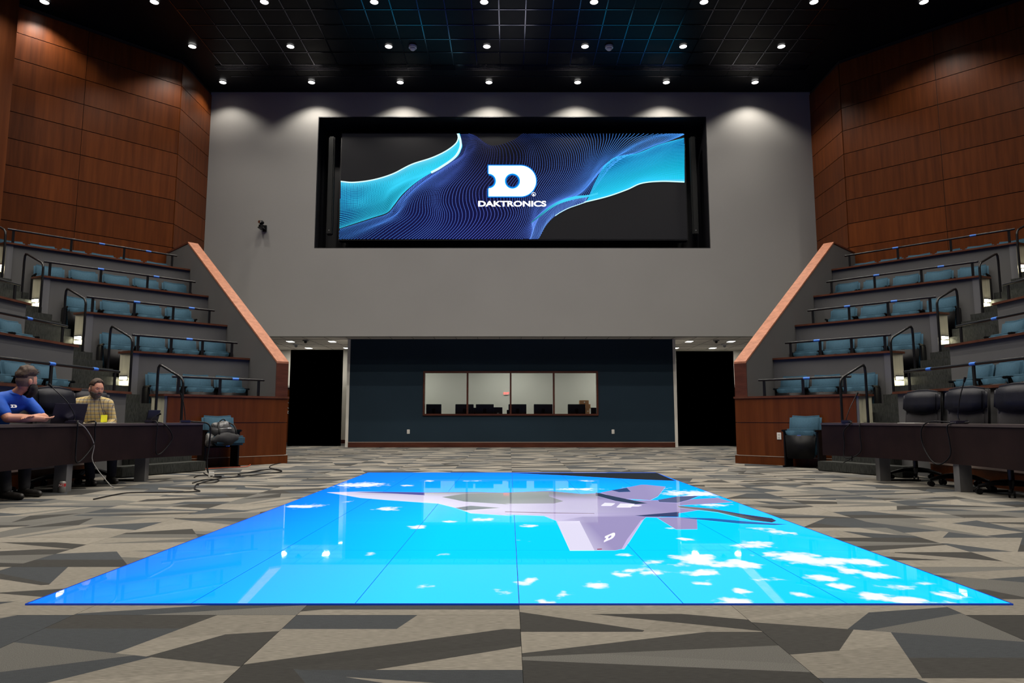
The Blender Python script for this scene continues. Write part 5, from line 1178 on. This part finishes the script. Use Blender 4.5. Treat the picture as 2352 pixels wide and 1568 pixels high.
def person(base, rz, label, J, head_at, head_rz, head_tilt, shirt_mat, sleeve, long_sleeve, pants_mat, style):
    """local frame: faces +X ... joints J in local coordinates relative to base (z from floor)"""
    root = empty('person', base, rz); tag(root, label, 'person')
    V_ = {k: Vector(v) for k, v in J.items()}
    hc = Vector(head_at); HM = Matrix.Translation(hc) @ Matrix.Rotation(head_rz, 4, 'Z') @ Matrix.Rotation(head_tilt, 4, 'X')
    # bare body: neck, arms, hands
    nodes = {'chest': (V_['chest'] * .5 + V_['neckb'] * .5, (.05, .06)), 'neckb': (V_['neckb'], (.052, .052)), 'neckt': (hc + Vector((-.01, 0, -.06)), (.054, .054))}
    ch = [['chest', 'neckb', 'neckt']]
    for sd in 'lr':
        nodes['sh' + sd] = (V_['sh' + sd] - Vector((0, 0, .02)), (.038, .038)); nodes['el' + sd] = (V_['el' + sd], (.050, .050)); nodes[sd + 'm'] = ((V_['el' + sd] * .6 + V_['wr' + sd] * .4), (.051, .049)); nodes[sd + 'w'] = (V_['wr' + sd], (.031, .027))
        ch.append(['neckb', 'sh' + sd, 'el' + sd, sd + 'm', sd + 'w'])
        hand_nodes(nodes, ch, V_['wr' + sd], V_['hd' + sd], V_['th' + sd], sd)
    vs, es, rs = chains(ch, nodes); body = skin_mesh(vs, es, rs, 0, 2)
    hb = head_bm(); hm = bpy.data.meshes.new('h'); hb.to_mesh(hm); hb.free()
    ears = MB()
    for sx in (-1, 1): ears.sphere((sx * .077, -.008, -.012), (.012, .020, .032), 10, 8)
    em__ = ears.mesh('e', M['skin'])
    fm = fuse([(body, Matrix.Identity(4)), (hm, HM), (em__, HM)], .0048, 'body', M['skin']); link('body', fm, root)
    # eyes, brows, mouth
    for sx in (-1, 1):
        o = link('eye', MB().sphere((0, 0, 0), .0125, 12, 8).mesh('eye', M['eye_white']), root); o.matrix_local = HM @ Matrix.Translation((sx * .030, .072, .006))
        ol = link('eyelid', MB().sphere((0, 0, 0), .0142, 12, 8).mesh('eyelid', M['skin']), root); ol.matrix_local = HM @ Matrix.Translation((sx * .030, .0705, .011))
        o2 = link('pupil', MB().sphere((0, .0085, -.001), .006, 10, 6).mesh('pupil', M['eye_dark']), o)
        o = link('eyebrow', MB().tube([(sx * .012, .0865, .025), (sx * .03, .085, .029), (sx * .046, .074, .023)], [.002, .0042, .0015], 6).mesh('eyebrow', M['hair']), root); o.matrix_local = HM
    o = link('lips', MB().tube([(-.022, .084, -.058), (0, .093, -.056), (.022, .084, -.058)], .0055, 6).mesh('lips', M['lip']), root); o.matrix_local = HM
    # hair and beard
    def top_keep(c): return c.z > .050 + (.040 if c.y > .05 else 0) - (.02 if c.y < -.03 else 0)
    def taper(c): b_ = .050 + (.040 if c.y > .05 else 0) - (.02 if c.y < -.03 else 0); return min(1, max(0, (c.z - b_) / .022))
    hbm = cut_shell(top_keep, lambda c: .002 + style['hair_off'](c) * taper(c), style['noise'], 3)
    bmesh.ops.solidify(hbm, geom=hbm.faces[:], thickness=-.004); o = link('hair', bm_mesh(hbm, 'hair', style['hair']), root); o.matrix_local = HM
    lk = locks(lambda c: top_keep(c) and c.z > .06, style['nlock'], style['sweep'], style['llen'], .0042, 9, 'hair_locks', style['hair']); o2 = link('hair_locks', lk, o)
    sdm = cut_shell(lambda c: (-.062 < c.z <= .062 + (.02 if c.y > 0 else 0) and c.y < .030 and not (c.z < -.02 and c.y > -.01)), lambda c: .0025, .0004, 4)
    o = link('side_hair', bm_mesh(sdm, 'side_hair', style['side']), root); o.matrix_local = HM
    bkeep = lambda c: c.z < -.030 - (.0 if c.y < .06 else .012 * (1 if abs(c.x) > .02 else 0)) and c.y > -.005 and not (abs(c.x) < .024 and -.066 < c.z < -.049 and c.y > .05)
    bd = cut_shell(bkeep, lambda c: style['beard_off'](c) * min(1, max(.25, (-.028 - c.z) / .03)), style['noise'] * .6, 5)
    bmesh.ops.solidify(bd, geom=bd.faces[:], thickness=-.004); o = link('beard', bm_mesh(bd, 'beard', style['beard']), root); o.matrix_local = HM
    bl = locks(bkeep, style['nbeard'], lambda c, n_: Vector((0, .15, -1)), style['blen'], .0034, 11, 'beard_locks', style['beard']); link('beard_locks', bl, o)
    # shirt
    nodes = {'pel': (V_['pel'] + Vector((0, 0, .06)), (.125, .165)), 'waist': (V_['waist'], (.115, .155)), 'chest': (V_['chest'], (.120, .165)), 'up': (V_['chest'] * .3 + V_['neckb'] * .7, (.085, .115)), 'col': (V_['neckb'] - Vector((0, 0, .005)), (.066, .066))}
    ch = [['pel', 'waist', 'chest', 'up', 'col']]
    for sd in 'lr':
        nodes['s' + sd] = (V_['sh' + sd], (.075, .075)); mid = V_['sh' + sd].lerp(V_['el' + sd], .5)
        nodes['m' + sd] = (mid, (.066, .066)); e_ = V_['sh' + sd].lerp(V_['el' + sd], sleeve); nodes['e' + sd] = (e_, (.058, .058))
        c_ = ['up', 's' + sd, 'm' + sd, 'e' + sd]
        if long_sleeve: nodes['w' + sd] = (V_['wr' + sd].lerp(V_['el' + sd], .12), (.040, .040)); c_.append('w' + sd)
        ch.append(c_); ch.append(['chest', 's' + sd])
    vs, es, rs = chains(ch, nodes); sm_ = skin_mesh(vs, es, rs, 0, 2); sh = fuse([(sm_, Matrix.Identity(4))], .009, 'shirt', shirt_mat); link('shirt', sh, root)
    nb = V_['neckb']; MB().tube([nb + Vector((.060 * math.cos(a_), .060 * math.sin(a_), .012 + .014 * (-math.cos(a_)))) for a_ in [2 * PI * k / 20 for k in range(21)]], .013, 8, False).build('collar', shirt_mat, root)
    # trousers and shoes
    nodes = {'pel': (V_['pel'], (.13, .16))}; ch = []
    for sd in 'lr':
        nodes['h' + sd] = (V_['hip' + sd], (.095, .095)); nodes['k' + sd] = (V_['kn' + sd], (.068, .068)); nodes['a' + sd] = (V_['an' + sd], (.052, .052)); ch.append(['pel', 'h' + sd, 'k' + sd, 'a' + sd])
    vs, es, rs = chains(ch, nodes); pm = skin_mesh(vs, es, rs, 0, 2); pf = fuse([(pm, Matrix.Identity(4))], .011, 'trousers', pants_mat); link('trousers', pf, root)
    for sd in 'lr':
        a_ = V_['an' + sd]; shn = {'heel': ((a_.x - .03, a_.y, .045), (.038, .042)), 'mid': ((a_.x + .07, a_.y, .042), (.042, .040)), 'toe': ((a_.x + .17, a_.y, .034), (.038, .030)), 'ank': ((a_.x, a_.y, .10), (.046, .046))}
        vs, es, rs = chains([['heel', 'mid', 'toe'], ['heel', 'ank']], shn); s_ = skin_mesh(vs, es, rs, 0, 2); s_ = fuse([(s_, Matrix.Identity(4))], .008, 'shoe', M['boot']); link('shoe', s_, root)
    return root
# man in the blue polo: arms folded on the desk, head turned away
J1 = dict(pel=(-.38, 0, .57), waist=(-.36, 0, .70), chest=(-.22, 0, .90), neckb=(-.09, .0, 1.045), shl=(-.13, .185, .985), shr=(-.13, -.175, .99), ell=(.03, .26, .805), elr=(.03, -.17, .805),
          wrl=(.13, .02, .815), wrr=(.17, .08, .80), hdl=(.05, -1, 0), hdr=(-.02, 1, -.02), thl=(1, 0, .3), thr=(1, 0, .2), hipl=(-.36, .10, .55), hipr=(-.36, -.10, .55), knl=(-.04, .13, .52), knr=(-.05, -.13, .52), anl=(-.02, .14, .10), anr=(.02, -.12, .10))
st1 = dict(nlock=420, sweep=lambda c, n_: Vector((0, 1.0, .35)), llen=lambda c: .030 + .030 * max(0, (c.y + .02) / .1), nbeard=420, blen=lambda c: .020 + .022 * max(0, (-c.z - .05) / .06), hair_off=lambda c: .014 + .030 * max(0, c.z / .118) ** 2 * (1 if c.y > -.05 else .4), noise=.0035, hair=M['hair'], side=M['hair_fade'], beard=M['beard_dark'],
           beard_off=lambda c: .010 + .045 * max(0, (-c.z - .04) / .07) * (1 if c.y > .02 else .4))
p1 = person((-5.04, 7.02, 0), -.15, 'bearded man in a blue polo shirt leaning on the left desk with folded arms', J1, (.02, .02, 1.185), math.radians(-14), 0, M['polo_blue'], .72, False, M['black_cloth'], st1)
# man in the plaid shirt
J2 = dict(pel=(-.16, 0, .56), waist=(-.15, 0, .72), chest=(-.12, 0, .91), neckb=(-.06, .0, 1.065), shl=(-.09, .165, .995), shr=(-.09, -.165, .995), ell=(-.07, .235, .74), elr=(-.05, -.235, .74),
          wrl=(.10, .12, .66), wrr=(.12, -.08, .68), hdl=(.5, -1, -.1), hdr=(.5, 1, -.1), thl=(1, .3, .3), thr=(1, 0, .4), hipl=(-.16, .10, .54), hipr=(-.16, -.10, .54), knl=(.28, .14, .52), knr=(.28, -.13, .52), anl=(.30, .15, .10), anr=(.42, -.12, .10))
st2 = dict(nlock=300, sweep=lambda c, n_: Vector((0, .6, .25)), llen=lambda c: .014, nbeard=200, blen=lambda c: .006 + .004 * max(0, (-c.z - .05) / .06), hair_off=lambda c: .006 + .012 * max(0, c.z / .118) ** 2, noise=.0015, hair=M['hair'], side=M['hair_fade'], beard=M['beard_grey'], beard_off=lambda c: .003 + .006 * max(0, (-c.z - .05) / .06))
p2 = person((-5.325, 8.75, 0), -.75, 'man in a yellow plaid shirt seated behind the left desk with a yellow badge', J2, (.0, .0, 1.175), math.radians(-79), math.radians(-8), M['plaid'], .9, True, M['jeans'], st2)
MB().box((.085, .085, .80), (.012, .075, .095), .0, 0, .0).build('badge', M['badge'], p2, bevel=.003)
MB().tube(spline([(-.0, .05, 1.05), (.05, .055, .96), (.09, .083, .845)], 6), .004, 6).build('lanyard', M['jeans'], p2)
# chest logo of the blue polo
def small_logo(w_):
    bm = bmesh.new()
    for poly in logo_polys():
        bm.faces.new([bm.verts.new(((x - 2135) / 490 * w_, 0, (742 - y_) / 490 * w_)) for x, y_ in poly])
    bmesh.ops.triangulate(bm, faces=bm.faces[:], ngon_method='EAR_CLIP'); me = bpy.data.meshes.new('chest_logo'); bm.to_mesh(me); bm.free(); me.materials.append(M['white_plastic']); return me
lg = link('chest_logo', small_logo(.055), p1)
CHEST_LOGO = lg
lg.location = (.0, -.085, .925); lg.rotation_euler = (math.radians(-30), 0, math.radians(62))
